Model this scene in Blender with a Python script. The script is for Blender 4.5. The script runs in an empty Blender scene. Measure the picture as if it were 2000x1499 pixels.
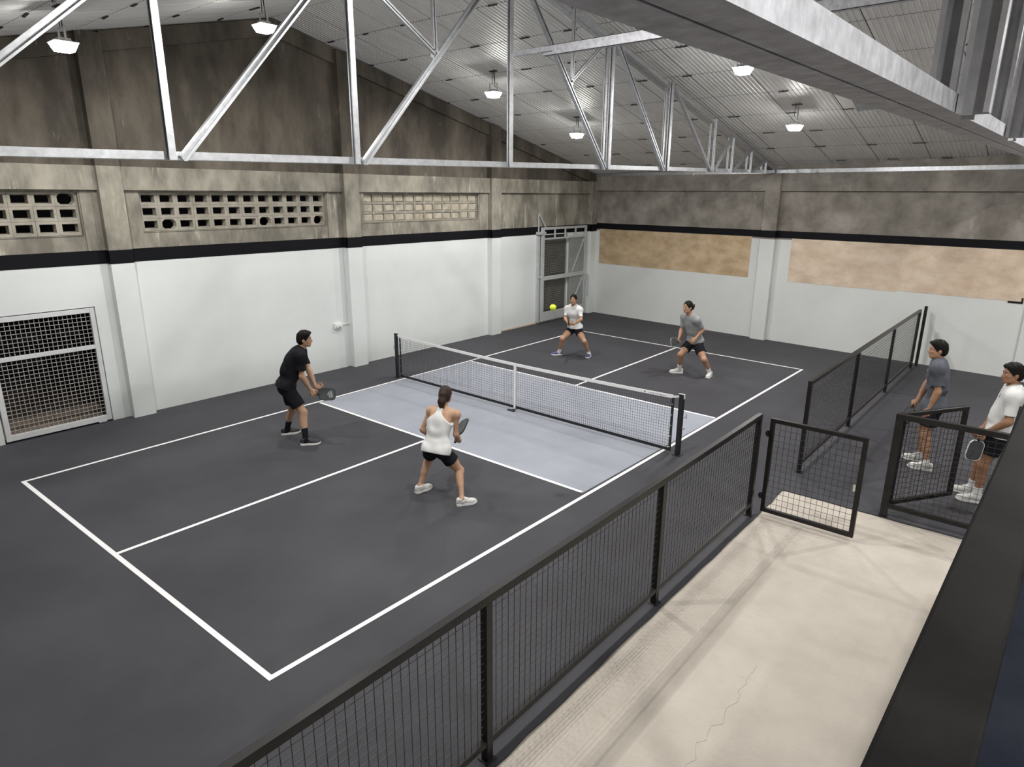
import bpy, math, random
import numpy as np
from mathutils import Vector, Matrix
rnd = random.Random(7)
C = bpy.context.scene.collection
# ------------------------------------------------------------------ camera, world, exposure
cam_d = bpy.data.cameras.new('camera'); cam = bpy.data.objects.new('camera', cam_d); C.objects.link(cam)
cam_d.sensor_fit = 'HORIZONTAL'; cam_d.sensor_width = 36.0; cam_d.lens = 1294.486 / 2000 * 36
cam_d.clip_start = 0.05; cam_d.clip_end = 200
CR, CU, CF = (0.7668, 0.64186, 0.00609), (-0.18116, 0.2073, 0.96136), (-0.61579, 0.73827, -0.27524)
CP = (7.41838, -8.88428, 3.80882)
cam.matrix_world = Matrix(((CR[0], CU[0], -CF[0], CP[0]), (CR[1], CU[1], -CF[1], CP[1]), (CR[2], CU[2], -CF[2], CP[2]), (0, 0, 0, 1)))
sc = bpy.context.scene; sc.camera = cam
world = bpy.data.worlds.new('night'); sc.world = world; world.use_nodes = True
world.node_tree.nodes['Background'].inputs[0].default_value = (0.012, 0.012, 0.014, 1)
world.node_tree.nodes['Background'].inputs[1].default_value = 0.3
sc.view_settings.view_transform = 'Standard'; sc.view_settings.look = 'None'
sc.view_settings.gamma = 1; sc.view_settings.use_curve_mapping = False
sc.view_settings.exposure = -0.55
LAMP_W, LENS_E = 31.0, 110.0

# ------------------------------------------------------------------ materials
def srgb(r, g, b):
    f = lambda c: (c / 255 / 12.92) if c <= 10 else ((c / 255 + .055) / 1.055) ** 2.4
    return (f(r), f(g), f(b), 1)
def mat(name, c, rough=.6, metal=0., c2=None, scale=4., amt=(.35, .65), bump=0., bscale=40., stretch=None, detail=6., spec=.5, emit=0., streak=None):
    m = bpy.data.materials.new(name); m.use_nodes = True; nt = m.node_tree; N = nt.nodes; L = nt.links
    b = N['Principled BSDF']; b.inputs['Roughness'].default_value = rough; b.inputs['Metallic'].default_value = metal
    b.inputs['Specular IOR Level'].default_value = spec
    c = tuple(c) if len(c) == 4 else tuple(c) + (1,)
    b.inputs['Base Color'].default_value = c
    if emit:
        b.inputs['Emission Color'].default_value = c; b.inputs['Emission Strength'].default_value = emit
    if c2 is not None or bump:
        geo = N.new('ShaderNodeNewGeometry'); mp = N.new('ShaderNodeMapping'); L.new(geo.outputs['Position'], mp.inputs[0])
        if stretch: mp.inputs['Scale'].default_value = stretch
    if c2 is not None:
        no = N.new('ShaderNodeTexNoise'); no.inputs['Scale'].default_value = scale; no.inputs['Detail'].default_value = detail; no.inputs['Roughness'].default_value = .62
        L.new(mp.outputs[0], no.inputs[0])
        cr = N.new('ShaderNodeValToRGB'); cr.color_ramp.elements[0].position = amt[0]; cr.color_ramp.elements[1].position = amt[1]
        cr.color_ramp.elements[0].color = c; cr.color_ramp.elements[1].color = tuple(c2) if len(c2) == 4 else tuple(c2) + (1,)
        L.new(no.outputs[0], cr.inputs[0]); out = cr.outputs[0]
        if streak:
            n2 = N.new('ShaderNodeTexNoise'); n2.inputs['Scale'].default_value = streak[1]; n2.inputs['Detail'].default_value = 7; n2.inputs['Roughness'].default_value = .7
            mp2 = N.new('ShaderNodeMapping'); mp2.inputs['Scale'].default_value = streak[2]; L.new(geo.outputs['Position'], mp2.inputs[0]); L.new(mp2.outputs[0], n2.inputs[0])
            r2 = N.new('ShaderNodeValToRGB'); r2.color_ramp.elements[0].position = streak[3]; r2.color_ramp.elements[1].position = streak[4]
            L.new(n2.outputs[0], r2.inputs[0])
            mx = N.new('ShaderNodeMix'); mx.data_type = 'RGBA'; L.new(r2.outputs[0], mx.inputs[0]); L.new(out, mx.inputs[6]); mx.inputs[7].default_value = tuple(streak[0]) + (1,)
            out = mx.outputs[2]
        L.new(out, b.inputs['Base Color'])
    if bump:
        n3 = N.new('ShaderNodeTexNoise'); n3.inputs['Scale'].default_value = bscale; n3.inputs['Detail'].default_value = 4; L.new(mp.outputs[0], n3.inputs[0])
        bp = N.new('ShaderNodeBump'); bp.inputs['Strength'].default_value = bump; bp.inputs['Distance'].default_value = .01
        L.new(n3.outputs[0], bp.inputs['Height']); L.new(bp.outputs[0], b.inputs['Normal'])
    return m
M = {}
M['court'] = mat('court_coat', (.046, .045, .051), .6, c2=(.070, .069, .077), scale=.5, amt=(.3, .7), bump=.15, bscale=220, spec=.12)
M['kitchen'] = mat('kitchen_coat', (.285, .30, .345), .6, c2=(.325, .34, .385), scale=1.2, bump=.1, bscale=220, spec=.15)
M['line'] = mat('line_paint', (.86, .86, .86), .5)
M['slab'] = mat('bare_concrete', (.46, .413, .355), .8, c2=(.54, .487, .422), scale=1.8, amt=(.34, .66), bump=.3, bscale=30, detail=12, streak=((.34, .30, .25), 4.5, (.6, 1.6, 1), .60, .95))
M['paint'] = mat('white_wall_paint', (.685, .715, .70), .55, c2=(.73, .76, .745), scale=.9, bump=.25, bscale=7)
M['paint_far'] = mat('white_wall_paint_shaded', (.61, .625, .605), .6, c2=(.65, .665, .645), scale=.8, bump=.12, bscale=8)  # same white paint as the left wall, darkened to stand for weaker light
M['stripe'] = mat('black_stripe_paint', (.0065, .0065, .0085), .6, spec=.12)
M['concrete'] = mat('stained_concrete', (.155, .135, .108), .85, c2=(.31, .285, .235), scale=1.5, amt=(.3, .72), bump=.5, bscale=22, stretch=(1, 1, .45), detail=9, streak=((.46, .43, .35), 2.6, (1, 1.5, .16), .60, .80))
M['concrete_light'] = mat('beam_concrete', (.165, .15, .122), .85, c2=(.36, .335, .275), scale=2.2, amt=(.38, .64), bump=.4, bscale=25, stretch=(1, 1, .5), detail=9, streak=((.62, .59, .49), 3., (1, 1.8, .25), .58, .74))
M['concrete_far'] = mat('far_concrete', (.15, .133, .11), .85, c2=(.34, .31, .275), scale=1.9, amt=(.32, .70), bump=.4, bscale=22, detail=9, streak=((.45, .42, .38), 2.2, (1, 1, .4), .6, .85))
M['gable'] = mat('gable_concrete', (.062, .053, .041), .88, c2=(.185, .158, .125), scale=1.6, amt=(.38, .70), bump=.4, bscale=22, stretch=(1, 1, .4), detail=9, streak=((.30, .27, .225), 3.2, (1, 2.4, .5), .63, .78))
M['block'] = mat('breeze_block', (.27, .25, .205), .9, c2=(.40, .37, .31), scale=5, bump=.5, bscale=60, streak=((.36, .24, .17), 2., (1, 1, 1), .6, .8))
M['mortar'] = mat('mortar_infill', (.34, .30, .23), .9, c2=(.50, .45, .36), scale=6, bump=.6, bscale=40)
M['tan'] = mat('bare_plaster_panel', (.37, .26, .145), .75, c2=(.60, .46, .30), scale=2.2, amt=(.32, .70), bump=.2, bscale=12, detail=10, stretch=(1, 1, 1.6), streak=((.56, .46, .35), 1.8, (1, 1, 3.), .55, .8))
M['tan2'] = mat('bare_plaster_panel_pale', (.52, .39, .28), .75, c2=(.73, .605, .48), scale=2.2, amt=(.32, .70), bump=.2, bscale=12, detail=10, stretch=(1, 1, 1.6), streak=((.62, .53, .43), 1.8, (1, 1, 3.), .55, .8))
M['peach'] = mat('bare_base_strip', (.62, .50, .40), .8)
M['foil'] = mat('roof_foil', (.74, .73, .71), .45, .3, c2=(.84, .83, .81), scale=2.5, bump=.35, bscale=18, stretch=(3, .6, 1))
M['foil_dark'] = mat('roof_backing', (.06, .06, .06), .8)
M['clip'] = mat('dark_clip', (.03, .03, .03), .6)
M['galv'] = mat('galvanised_steel', (.46, .47, .485), .40, .8, c2=(.64, .65, .67), scale=14, amt=(.3, .7), bump=.08, bscale=60)
M['galv_old'] = mat('mottled_galvanised_steel', (.34, .34, .365), .55, .25, c2=(.60, .60, .635), scale=16, amt=(.3, .7), bump=.1, bscale=60)
M['web'] = mat('dull_steel_web', (.40, .395, .41), .5, .3, c2=(.52, .515, .53), scale=8)
M['gatewire'] = mat('grey_gate_wire', (.40, .39, .375), .6)
M['black'] = mat('black_frame_paint', (.013, .013, .0135), .32, c2=(.020, .018, .017), scale=6, spec=.25)
M['wire'] = mat('black_wire', (.02, .02, .02), .4)
M['rail'] = mat('scuffed_black_rail', (.005, .0047, .0047), .6, c2=(.013, .0125, .012), scale=5, amt=(.35, .8), bump=.1, bscale=12, spec=.04)
M['mezz'] = mat('dark_blue_deck_paint', (.008, .010, .016), .7, c2=(.014, .017, .024), scale=3, spec=.04, bump=.4, bscale=16, streak=((.14, .14, .15), 9., (1, .6, 1), .70, .78))
M['gate'] = mat('pale_gate_paint', (.60, .61, .61), .5, c2=(.68, .69, .69), scale=5)
M['gategrey'] = mat('grey_gate_paint', (.42, .435, .435), .5, c2=(.49, .505, .505), scale=5)
M['screen'] = mat('olive_wire_screen', (.20, .20, .175), .6)
M['soil'] = mat('brown_soil', (.34, .255, .19), .95, c2=(.46, .36, .28), scale=5, bump=.6, bscale=25)
M['housing'] = mat('lamp_housing', (.55, .55, .55), .5)
M['lens'] = mat('lamp_lens', (1, .985, .96), .4, emit=LENS_E)
M['netw'] = mat('white_net_tape', (.82, .82, .82), .6)
M['netb'] = mat('black_net_tape', (.010, .010, .012), .5)
M['cord'] = mat('net_cord', (.035, .035, .04), .7)
M['ball'] = mat('yellow_ball', (.72, .85, .03), .5)
M['white_plastic'] = mat('white_plastic', (.75, .75, .74), .4)
M['steel'] = mat('bright_bolt', (.7, .7, .7), .3, .9)
M['leaf'] = mat('dry_leaf', (.05, .035, .02), .8)

# ------------------------------------------------------------------ mesh helpers
def wloc(o):
    v = Vector((0, 0, 0))
    while o is not None: v += o.location; o = o.parent
    return v
class MB:
    def __init__(s): s.v = []; s.f = []; s.mi = []
    def add(s, vs, fs, mi=0):
        o = len(s.v); s.v += [tuple(x) for x in vs]; s.f += [tuple(i + o for i in f) for f in fs]; s.mi += [mi] * len(fs); return s
    def box(s, a, b, mi=0, T=None):
        (x0, y0, z0), (x1, y1, z1) = a, b
        vs = [(x0, y0, z0), (x1, y0, z0), (x1, y1, z0), (x0, y1, z0), (x0, y0, z1), (x1, y0, z1), (x1, y1, z1), (x0, y1, z1)]
        if T is not None: vs = [tuple(T @ Vector(q)) for q in vs]
        return s.add(vs, [(0, 3, 2, 1), (4, 5, 6, 7), (0, 1, 5, 4), (1, 2, 6, 5), (2, 3, 7, 6), (3, 0, 4, 7)], mi)
    def prism(s, prof, p, q, side, mi=0, off=(0, 0)):
        # sweep closed 2D profile (a along side, b along up) from p to q
        p, q = Vector(p), Vector(q); d = (q - p).normalized(); sd = Vector(side); sd = (sd - d * sd.dot(d)).normalized(); up = sd.cross(d) * -1
        n = len(prof); vs = []
        for c in (p, q): vs += [tuple(c + sd * (a + off[0]) + up * (b + off[1])) for a, b in prof]
        fs = [(i, (i + 1) % n, n + (i + 1) % n, n + i) for i in range(n)] + [tuple(range(n))[::-1], tuple(range(n, 2 * n))]
        return s.add(vs, fs, mi)
    def bar(s, p, q, w, h, side=(1, 0, 0), mi=0):
        return s.prism([(-w / 2, -h / 2), (w / 2, -h / 2), (w / 2, h / 2), (-w / 2, h / 2)], p, q, side, mi)
    def cyl(s, p, q, r, n=8, mi=0, r2=None):
        p, q = Vector(p), Vector(q); d = (q - p).normalized(); a = d.orthogonal().normalized(); b = d.cross(a); r2 = r if r2 is None else r2
        vs = [tuple(c + (a * math.cos(t) + b * math.sin(t)) * rr) for c, rr in ((p, r), (q, r2)) for t in [2 * math.pi * i / n for i in range(n)]]
        return s.add(vs, [(i, (i + 1) % n, n + (i + 1) % n, n + i) for i in range(n)] + [tuple(range(n))[::-1], tuple(range(n, 2 * n))], mi)
    def build(s, name, mats, parent=None, smooth=False, bevel=0.):
        me = bpy.data.meshes.new(name); o0 = wloc(parent) if parent is not None else Vector((0, 0, 0))
        me.from_pydata([(x - o0.x, y - o0.y, z - o0.z) for x, y, z in s.v], [], s.f)
        for m in (mats if isinstance(mats, (list, tuple)) else [mats]): me.materials.append(m)
        if any(s.mi): me.polygons.foreach_set('material_index', s.mi)
        if smooth: me.polygons.foreach_set('use_smooth', [True] * len(me.polygons))
        me.update(); o = bpy.data.objects.new(name, me); C.objects.link(o)
        if parent is not None: o.parent = parent
        if bevel:
            bv = o.modifiers.new('edge', 'BEVEL'); bv.width = bevel; bv.segments = 2; bv.limit_method = 'ANGLE'
        return o
def inst(src, name, parent, loc, rot=None):
    o = bpy.data.objects.new(name, src.data); C.objects.link(o); o.parent = parent; o.location = Vector(loc) - wloc(parent)
    if rot: o.rotation_euler = rot
    return o
def thing(name, label, cat, loc=(0, 0, 0), group=None):
    o = bpy.data.objects.new(name, None); C.objects.link(o); o.location = loc; o.empty_display_size = .1
    o['label'] = label; o['category'] = cat
    if group: o['group'] = group
    return o
def tag(o, label, cat, group=None):
    o['label'] = label; o['category'] = cat
    if group: o['group'] = group
    return o
def struct(o, label=None):
    o['kind'] = 'structure'
    if label: o['label'] = label
    return o
def kind_stuff(o): o['kind'] = 'stuff'; return o

# ------------------------------------------------------------------ building constants
XW = -4.82                       # left wall face
RY, RZ = -1.3, 6.92              # ridge
def roofz(y): return RZ - (.224 * (y - RY) if y > RY else .235 * (RY - y))
Y0, Y1 = -12.2, 9.95
SB, ST = 2.66, 2.88              # painted stripe
FA = math.atan(-.0925)
TF = Matrix.Translation((-4.82, 9.42 + .0925 * 4.82, 0)) @ Matrix.Rotation(FA, 4, 'Z')   # far wall: x along wall, -y into the room
def fs(x): return (x + 4.82) / math.cos(FA)

# ------------------------------------------------------------------ floor
def edge_pts():
    pts = []; y = -12.2
    while y < -.3:
        pts.append((4.985 + rnd.uniform(-.012, .012), y)); y += .23
    pts += [(4.98, -.25)]
    x = 5.2
    while x < 12.9:
        pts.append((x, -.245 + rnd.uniform(-.01, .01))); x += .3
    return pts
ep = edge_pts()
m = MB(); poly = [(-5.05, -12.3)] + ep + [(13.1, -.24), (13.1, 10.2), (-5.05, 10.2)]
n = len(poly)
m.add([(x, y, 0) for x, y in poly] + [(x, y, -.05) for x, y in poly], [tuple(range(n))] + [(i, i + n, (i + 1) % n + n, (i + 1) % n) for i in range(n)])
floor = struct(m.build('floor', M['court']), 'dark grey painted sports court floor')
m = MB(); m.box((4.8, -12.3, -.2), (13.1, .3, -.014)); slab = struct(m.build('floor', M['slab']), 'bare beige concrete floor beside the black fence')
# cracks in the concrete
m = MB()
def crack(p, q, n=34, w=.0018, amp=.035):
    pts = [(p[0] + (q[0] - p[0]) * i / n + rnd.uniform(-amp, amp), p[1] + (q[1] - p[1]) * i / n + rnd.uniform(-amp, amp)) for i in range(n + 1)]
    for (x0, y0), (x1, y1) in zip(pts, pts[1:]):
        m.bar((x0, y0, -.0137), (x1, y1, -.0137), w, .0012, (0, 0, 1))
crack((6.02, -3.9), (5.95, -6.6)); crack((5.3, -6.4), (5.6, -7.4), 10)
m.build('crack', mat('crack_grime', (.16, .13, .10), .9), slab)
A, B, Cc, D = (-3.009, -6.797), (3.044, -6.684), (3.161, 6.582), (-3.204, 6.925)
def lerp(a, b, t): return (a[0] + (b[0] - a[0]) * t, a[1] + (b[1] - a[1]) * t)
def strip(a, b, w, z, side):      # line from a to b, widened to the given side (2D unit normal chosen by sign)
    dx, dy = b[0] - a[0], b[1] - a[1]; l = math.hypot(dx, dy); nx, ny = -dy / l * w * side, dx / l * w * side
    return [(a[0], a[1], z), (b[0], b[1], z), (b[0] + nx, b[1] + ny, z), (a[0] + nx, a[1] + ny, z)]
def flat(name, quad, mt, parent, t=.0015):
    m = MB(); m.add([(x, y, z) for x, y, z in quad] + [(x, y, z - t) for x, y, z in quad], [(0, 1, 2, 3), (0, 4, 5, 1), (1, 5, 6, 2), (2, 6, 7, 3), (3, 7, 4, 0)])
    me = m.build(name, mt, parent)
    return me
LW = .052
nl, nr, fr, fl = (-2.983, -2.082), (2.964, -2.109), (3.036, 2.025), (-3.047, 2.184)
netL, netR, netC = (-3.275, .098), (3.331, -.041), (.04, .03)
flat('kitchen_zone', [(-3.0, -2.08, .002), (2.99, -2.1, .002), (3.02, -.03, .002), (-3.05, .08, .002)], M['kitchen'], floor)
flat('kitchen_zone', [(-3.05, .08, .002), (3.02, -.03, .002), (3.06, 2.02, .002), (-3.08, 2.18, .002)], M['kitchen'], floor)
for a, b, lz in ((A, B, .0034), (B, Cc, .0038), (Cc, D, .0034), (D, A, .0038)): flat('court_line', strip(a, b, LW, lz, 1), M['line'], floor)
flat('court_line', strip(nl, nr, LW, .0030, 1), M['line'], floor); flat('court_line', strip(fr, fl, LW, .0030, 1), M['line'], floor)
flat('court_line', strip((.013, -6.7), (.005, -2.06), LW, .0042, 1), M['line'], floor)
flat('court_line', strip((.012, 2.1), (-.034, 6.65), LW, .0042, 1), M['line'], floor)

# ------------------------------------------------------------------ left wall
def cells(mb, ys, zs, holes, x0, x1, split):
    ys = sorted(set(ys + [h[0] for h in holes] + [h[1] for h in holes])); zs = sorted(set(zs + [split] + [h[2] for h in holes] + [h[3] for h in holes]))
    for ya, yb in zip(ys, ys[1:]):
        for za, zb in zip(zs, zs[1:]):
            yc, zc = (ya + yb) / 2, (za + zb) / 2
            if any(h[0] < yc < h[1] and h[2] < zc < h[3] for h in holes): continue
            mb.box((x0, ya, za), (x1, yb, zb), 0 if zc < split else 1)
V = [(-8.95, -4.95, 3.13, 3.80), (-4.03, -.35, 3.15, 3.80), (.64, 4.36, 3.17, 3.80)]
G0 = (-6.52, -4.97, 0.0, 1.98); G2 = (7.1, 8.5, .1, 2.63)
m = MB(); cells(m, [Y0, Y1], [-.05, 4.0], V + [(G0[0], G0[1], -.05, G0[3]), G2], XW - .22, XW, 2.7)
yy = [Y0, Y1, Y1, RY, Y0]; zz = [4.0, 4.0, roofz(Y1), RZ, roofz(Y0)]
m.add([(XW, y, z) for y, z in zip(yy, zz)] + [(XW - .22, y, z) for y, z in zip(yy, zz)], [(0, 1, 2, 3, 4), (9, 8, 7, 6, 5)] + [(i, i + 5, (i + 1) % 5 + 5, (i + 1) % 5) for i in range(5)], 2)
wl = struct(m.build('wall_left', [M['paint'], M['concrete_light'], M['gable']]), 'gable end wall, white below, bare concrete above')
PIL = [(-9.36, -9.0), (-4.68, -4.32), (.03, .41), (4.72, 5.10), (9.55, 9.95)]
for y0, y1 in PIL:
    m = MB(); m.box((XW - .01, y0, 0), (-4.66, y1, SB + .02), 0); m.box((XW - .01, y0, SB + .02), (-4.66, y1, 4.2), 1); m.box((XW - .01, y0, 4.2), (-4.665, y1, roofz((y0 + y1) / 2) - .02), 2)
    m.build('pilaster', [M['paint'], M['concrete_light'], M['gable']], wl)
ed = [Y0] + [e for p in PIL for e in p]
bays = [(Y0, -9.36), (-9.0, -4.68), (-4.32, .03), (.41, 4.72), (5.10, 9.55)]
for y0, y1 in bays:
    m = MB(); m.box((XW - .01, y0, 3.83), (XW + .085, y1, 4.2)); m.build('lintel_beam', M['concrete_light'], wl)
    m = MB(); c = [y0, y1] if not (y0 < RY < y1) else [y0, RY, y1]
    for a, b in zip(c, c[1:]):
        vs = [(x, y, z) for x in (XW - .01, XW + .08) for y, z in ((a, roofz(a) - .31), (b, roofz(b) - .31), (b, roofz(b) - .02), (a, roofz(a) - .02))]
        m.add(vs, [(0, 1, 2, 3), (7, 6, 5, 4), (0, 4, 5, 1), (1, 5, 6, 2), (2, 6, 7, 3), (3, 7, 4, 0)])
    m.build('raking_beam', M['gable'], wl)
    # flat jambs beside the vents
for y0, y1 in ((-4.32, -4.05), (-.33, .03), (.41, .62), (4.38, 4.72), (-4.93, -4.68)):
    m = MB(); m.box((XW - .01, y0, SB + .22), (XW + .02, y1, 3.83)); m.build('vent_jamb', M['concrete_light'], wl)
# breeze blocks
def block_mesh(w, h, hw, hh, dep, octo=False):
    m = MB(); n = 8 if octo else 4
    def ring(a, b, x, cut):
        if not octo: return [(x, -a, -b), (x, a, -b), (x, a, b), (x, -a, b)]
        c = cut; return [(x, -a + c, -b), (x, a - c, -b), (x, a, -b + c), (x, a, b - c), (x, a - c, b), (x, -a + c, b), (x, -a, b - c), (x, -a, -b + c)]
    o, i, ib = ring(w / 2, h / 2, 0, .002), ring(hw / 2, hh / 2, 0, .05), ring(hw / 2 - .012, hh / 2 - .012, -dep, .05)
    ob = ring(w / 2, h / 2, -dep, .002); vs = o + i + ib + ob
    fsx = []
    for k in range(n):
        q = (k + 1) % n
        fsx += [(k, q, n + q, n + k), (n + k, n + q, 2 * n + q, 2 * n + k), (2 * n + k, 2 * n + q, 3 * n + q, 3 * n + k), (3 * n + k, 3 * n + q, q, k)]
    m.add(vs, fsx); return m
XB = XW - .055
def vent(v, nc, nr, broken, filled=False):
    y0, y1, z0, z1 = v; w, h = (y1 - y0) / nc, (z1 - z0) / nr; base = None; bb = None; inf = None
    for c in range(nc):
        for r in range(nr):
            loc = (XB + rnd.uniform(-.004, .004), y0 + w * (c + .5), z0 + h * (r + .5))
            if (c, nr - 1 - r) in broken:
                if bb is None: bb = block_mesh(w - .003, h - .003, w * .78, h * .80, .10, True).build('breeze_block', M['block'], wl); bb.location = Vector(loc) - wloc(wl)
                else: inst(bb, 'breeze_block', wl, loc)
            elif base is None: base = block_mesh(w - .003, h - .003, w * (.88 if filled else .72), h * (.80 if filled else .60), .12 if not filled else .05).build('breeze_block', M['block'], wl); base.location = Vector(loc) - wloc(wl)
            else: inst(base, 'breeze_block', wl, loc)
            if filled:
                if inf is None:
                    inf = MB().box((-.03, -w * .40, -h * .36), (0, w * .40, h * .36)).build('mortar_infill', M['mortar'], wl, bevel=.018); inf.location = Vector(loc) + Vector((-.012, 0, 0)) - wloc(wl)
                    src = inf
                else:
                    o = inst(src, 'mortar_infill', wl, (loc[0] - .018 + rnd.uniform(-.008, .010), loc[1], loc[2]), (rnd.uniform(-.05, .05), rnd.uniform(-.06, .06), rnd.uniform(-.06, .06)))
                    o.scale = (1, rnd.uniform(.9, 1.06), rnd.uniform(.9, 1.08))
                    bv = o.modifiers.new('edge', 'BEVEL'); bv.width = .018; bv.segments = 2
    # sill ledge
    m = MB(); m.box((XW - .06, y0, z0 - .012), (XW + .012, y1, z0)); m.build('vent_sill', M['concrete_light'], wl)
vent(V[0], 13, 3, {(12, 0)}); vent(V[1], 12, 3, {(1, 2), (7, 2), (11, 2)}); vent(V[2], 12, 3, set(), True)
m = MB(); m.box((XW - .2, V[2][0] - .1, 3.1), (XW - .14, V[2][1] + .1, 3.9)); m.build('vent_backing', M['mortar'], wl)
# painted stripe
m = MB()
for y0, y1 in bays: m.box((XW - .01, y0, SB), (XW + .004, y1, ST))
for y0, y1 in PIL: m.box((-4.70, y0 - .004, SB), (-4.656, y1 + .004, ST)); m.box((XW, y0 - .004, SB), (-4.66, y0, ST))
struct(m.build('trim_1', M['stripe']), 'black band painted around the left wall')
m = MB(); m.box((XW, 5.10, 0), (XW + .012, 7.0, .045)); struct(m.build('baseboard_left', M['peach']), 'unpainted strip at the foot of the left wall')
# dark ground outside the gates
m = MB(); m.box((-8.5, -12, -.06), (XW - .22, 11, -.03)); struct(m.build('outside_ground', M['soil']), 'brown soil behind the gates')
m = MB(); m.box((-8.6, -12, -.06), (-8.5, 11, 3.2)); struct(m.build('wall_outside', M['foil_dark']), 'dark wall beyond the gates')

# ------------------------------------------------------------------ far wall
def fbox(mb, s0, s1, d0, d1, z0, z1, mi=0): return mb.box((s0, -d1, z0), (s1, -d0, z1), mi, TF)
m = MB(); fbox(m, -.3, 18.2, -.2, 0, -.05, 2.7, 0); fbox(m, -.3, 18.2, -.2, 0, 2.7, 4.75, 1)
wf = struct(m.build('wall_far', [M['paint_far'], M['concrete_far']]), 'far wall, white paint with shade in its colour below, bare concrete above')
FP = [(fs(.93), fs(1.33)), (fs(6.85), fs(7.25)), (fs(12.4), fs(12.8))]
for a, b in FP:
    m = MB(); fbox(m, a, b, -.01, .15, 0, 2.7, 0); fbox(m, a, b, -.01, .15, 2.7, 4.36, 1); m.build('pilaster', [M['paint_far'], M['concrete_far']], wf)
m = MB(); fbox(m, -.05, .12, -.01, .12, 0, 2.7, 0); fbox(m, -.05, .12, -.01, .12, 2.7, 4.4, 1); m.build('pilaster', [M['paint_far'], M['concrete_far']], wf)
segs = [(.12, FP[0][0]), (FP[0][1], FP[1][0]), (FP[1][1], FP[2][0])]
for a, b in segs:
    m = MB(); fbox(m, a, b, -.01, .09, 3.92, 4.36); m.build('ring_beam', M['concrete_far'], wf)
m = MB(); fbox(m, fs(-4.52), fs(.63), -.01, .006, 1.64, 2.74); m.build('bare_panel', M['tan'], wf)
m = MB(); fbox(m, fs(1.72), fs(4.34), -.01, .006, 1.63, 2.74); m.build('bare_panel', M['tan2'], wf)
m = MB(); fbox(m, fs(4.352), fs(6.84), -.01, .006, 1.66, 2.74); m.build('bare_panel', M['tan2'], wf)
m = MB(); fbox(m, fs(6.5), fs(6.76), 0, .02, 1.63, 1.67); fbox(m, fs(6.73), fs(6.76), 0, .02, 1.63, 1.75); m.build('wall_bracket', M['black'], wf)
m = MB()
for a, b in segs: fbox(m, a, b, -.01, .010, 2.74, 2.92)
for a, b in FP: fbox(m, a - .004, b + .004, .12, .154, 2.74, 2.92); fbox(m, a - .004, a, 0, .15, 2.74, 2.92); fbox(m, b, b + .004, 0, .15, 2.74, 2.92)
fbox(m, -.05, .124, .1, .124, 2.74, 2.92)
struct(m.build('trim_2', M['stripe']), 'black band painted along the far wall')
m = MB(); fbox(m, .1, 13, .0, .10, 4.36, 4.45); struct(m.build('trim_3', M['galv']), 'metal flashing strip under the far eave')
# unseen walls behind and beside the viewer, added to contain the light
m = MB(); m.box((-5.05, -12.4, 0), (13.1, -12.2, 4.5)); struct(m.build('wall_near', M['paint_far']), 'unseen wall behind the viewer, added to contain light')
m = MB(); m.add([(12.9, y, z) for y, z in ((-12.2, -.05), (8.4, -.05), (8.4, roofz(8.4)), (RY, RZ), (-12.2, roofz(-12.2)))] + [(13.1, y, z) for y, z in ((-12.2, -.05), (8.4, -.05), (8.4, roofz(8.4)), (RY, RZ), (-12.2, roofz(-12.2)))],
    [(4, 3, 2, 1, 0), (5, 6, 7, 8, 9)] + [(i, i + 5, (i + 1) % 5 + 5, (i + 1) % 5) for i in range(5)])
struct(m.build('wall_right', M['paint_far']), 'unseen wall on the far right side, added to contain light')

# ------------------------------------------------------------------ ceiling: ribbed panels
m = MB()
for a, b in ((RY, 9.9), (RY, -12.2)):
    vs = [(x, y, roofz(y) + dz) for dz in (.03, .06) for x, y in ((-5.05, a), (13.1, a), (13.1, b), (-5.05, b))]
    m.add(vs, [(0, 1, 2, 3), (7, 6, 5, 4), (0, 4, 5, 1), (1, 5, 6, 2), (2, 6, 7, 3), (3, 7, 4, 0)])
ceil = struct(m.build('ceiling', M['foil_dark']), 'insulated metal roof seen from below')
PW, PL = 1.05, 1.135
def panel_mb(sgn, ox=0., oy=0., oz=0.):
    m = MB(); sl = .224 if sgn > 0 else .235; nr = 13; xs = []
    for i in range(nr):
        b = .006 + (PW - .012) * i / nr; w = (PW - .012) / nr
        xs += [(b, 0), (b + w * .52, 0), (b + w * .62, .009), (b + w * .90, .009)]
    xs.append((PW - .006, 0)); yl = PL - .007
    vs = [(ox + x, oy + sgn * y, oz + z - sl * y) for y in (.006, yl) for x, z in xs]; k = len(xs)
    m.add(vs, [(i, i + 1, k + i + 1, k + i) if sgn < 0 else (k + i, k + i + 1, i + 1, i) for i in range(k - 1)]); return m
HATCH = (8, 5)
for sgn, nrow in ((1, 10), (-1, 10)):
    src = None; far = MB()
    for ci in range(17):
        for ri in range(nrow):
            x = -4.85 + ci * PW; y = RY + sgn * ri * PL
            if sgn > 0 and (ci, ri) == HATCH: continue
            if ci > 13: far.add(*(lambda q: (q.v, q.f))(panel_mb(sgn, x, y, roofz(y))))
            elif src is None: src = panel_mb(sgn).build('ceiling_panel', M['foil'], ceil); src.location = (x, y, roofz(y))
            else: inst(src, 'ceiling_panel', ceil, (x, y, roofz(y)))
    kind_stuff(far.build('ceiling_panel', M['foil'], ceil))
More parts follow.
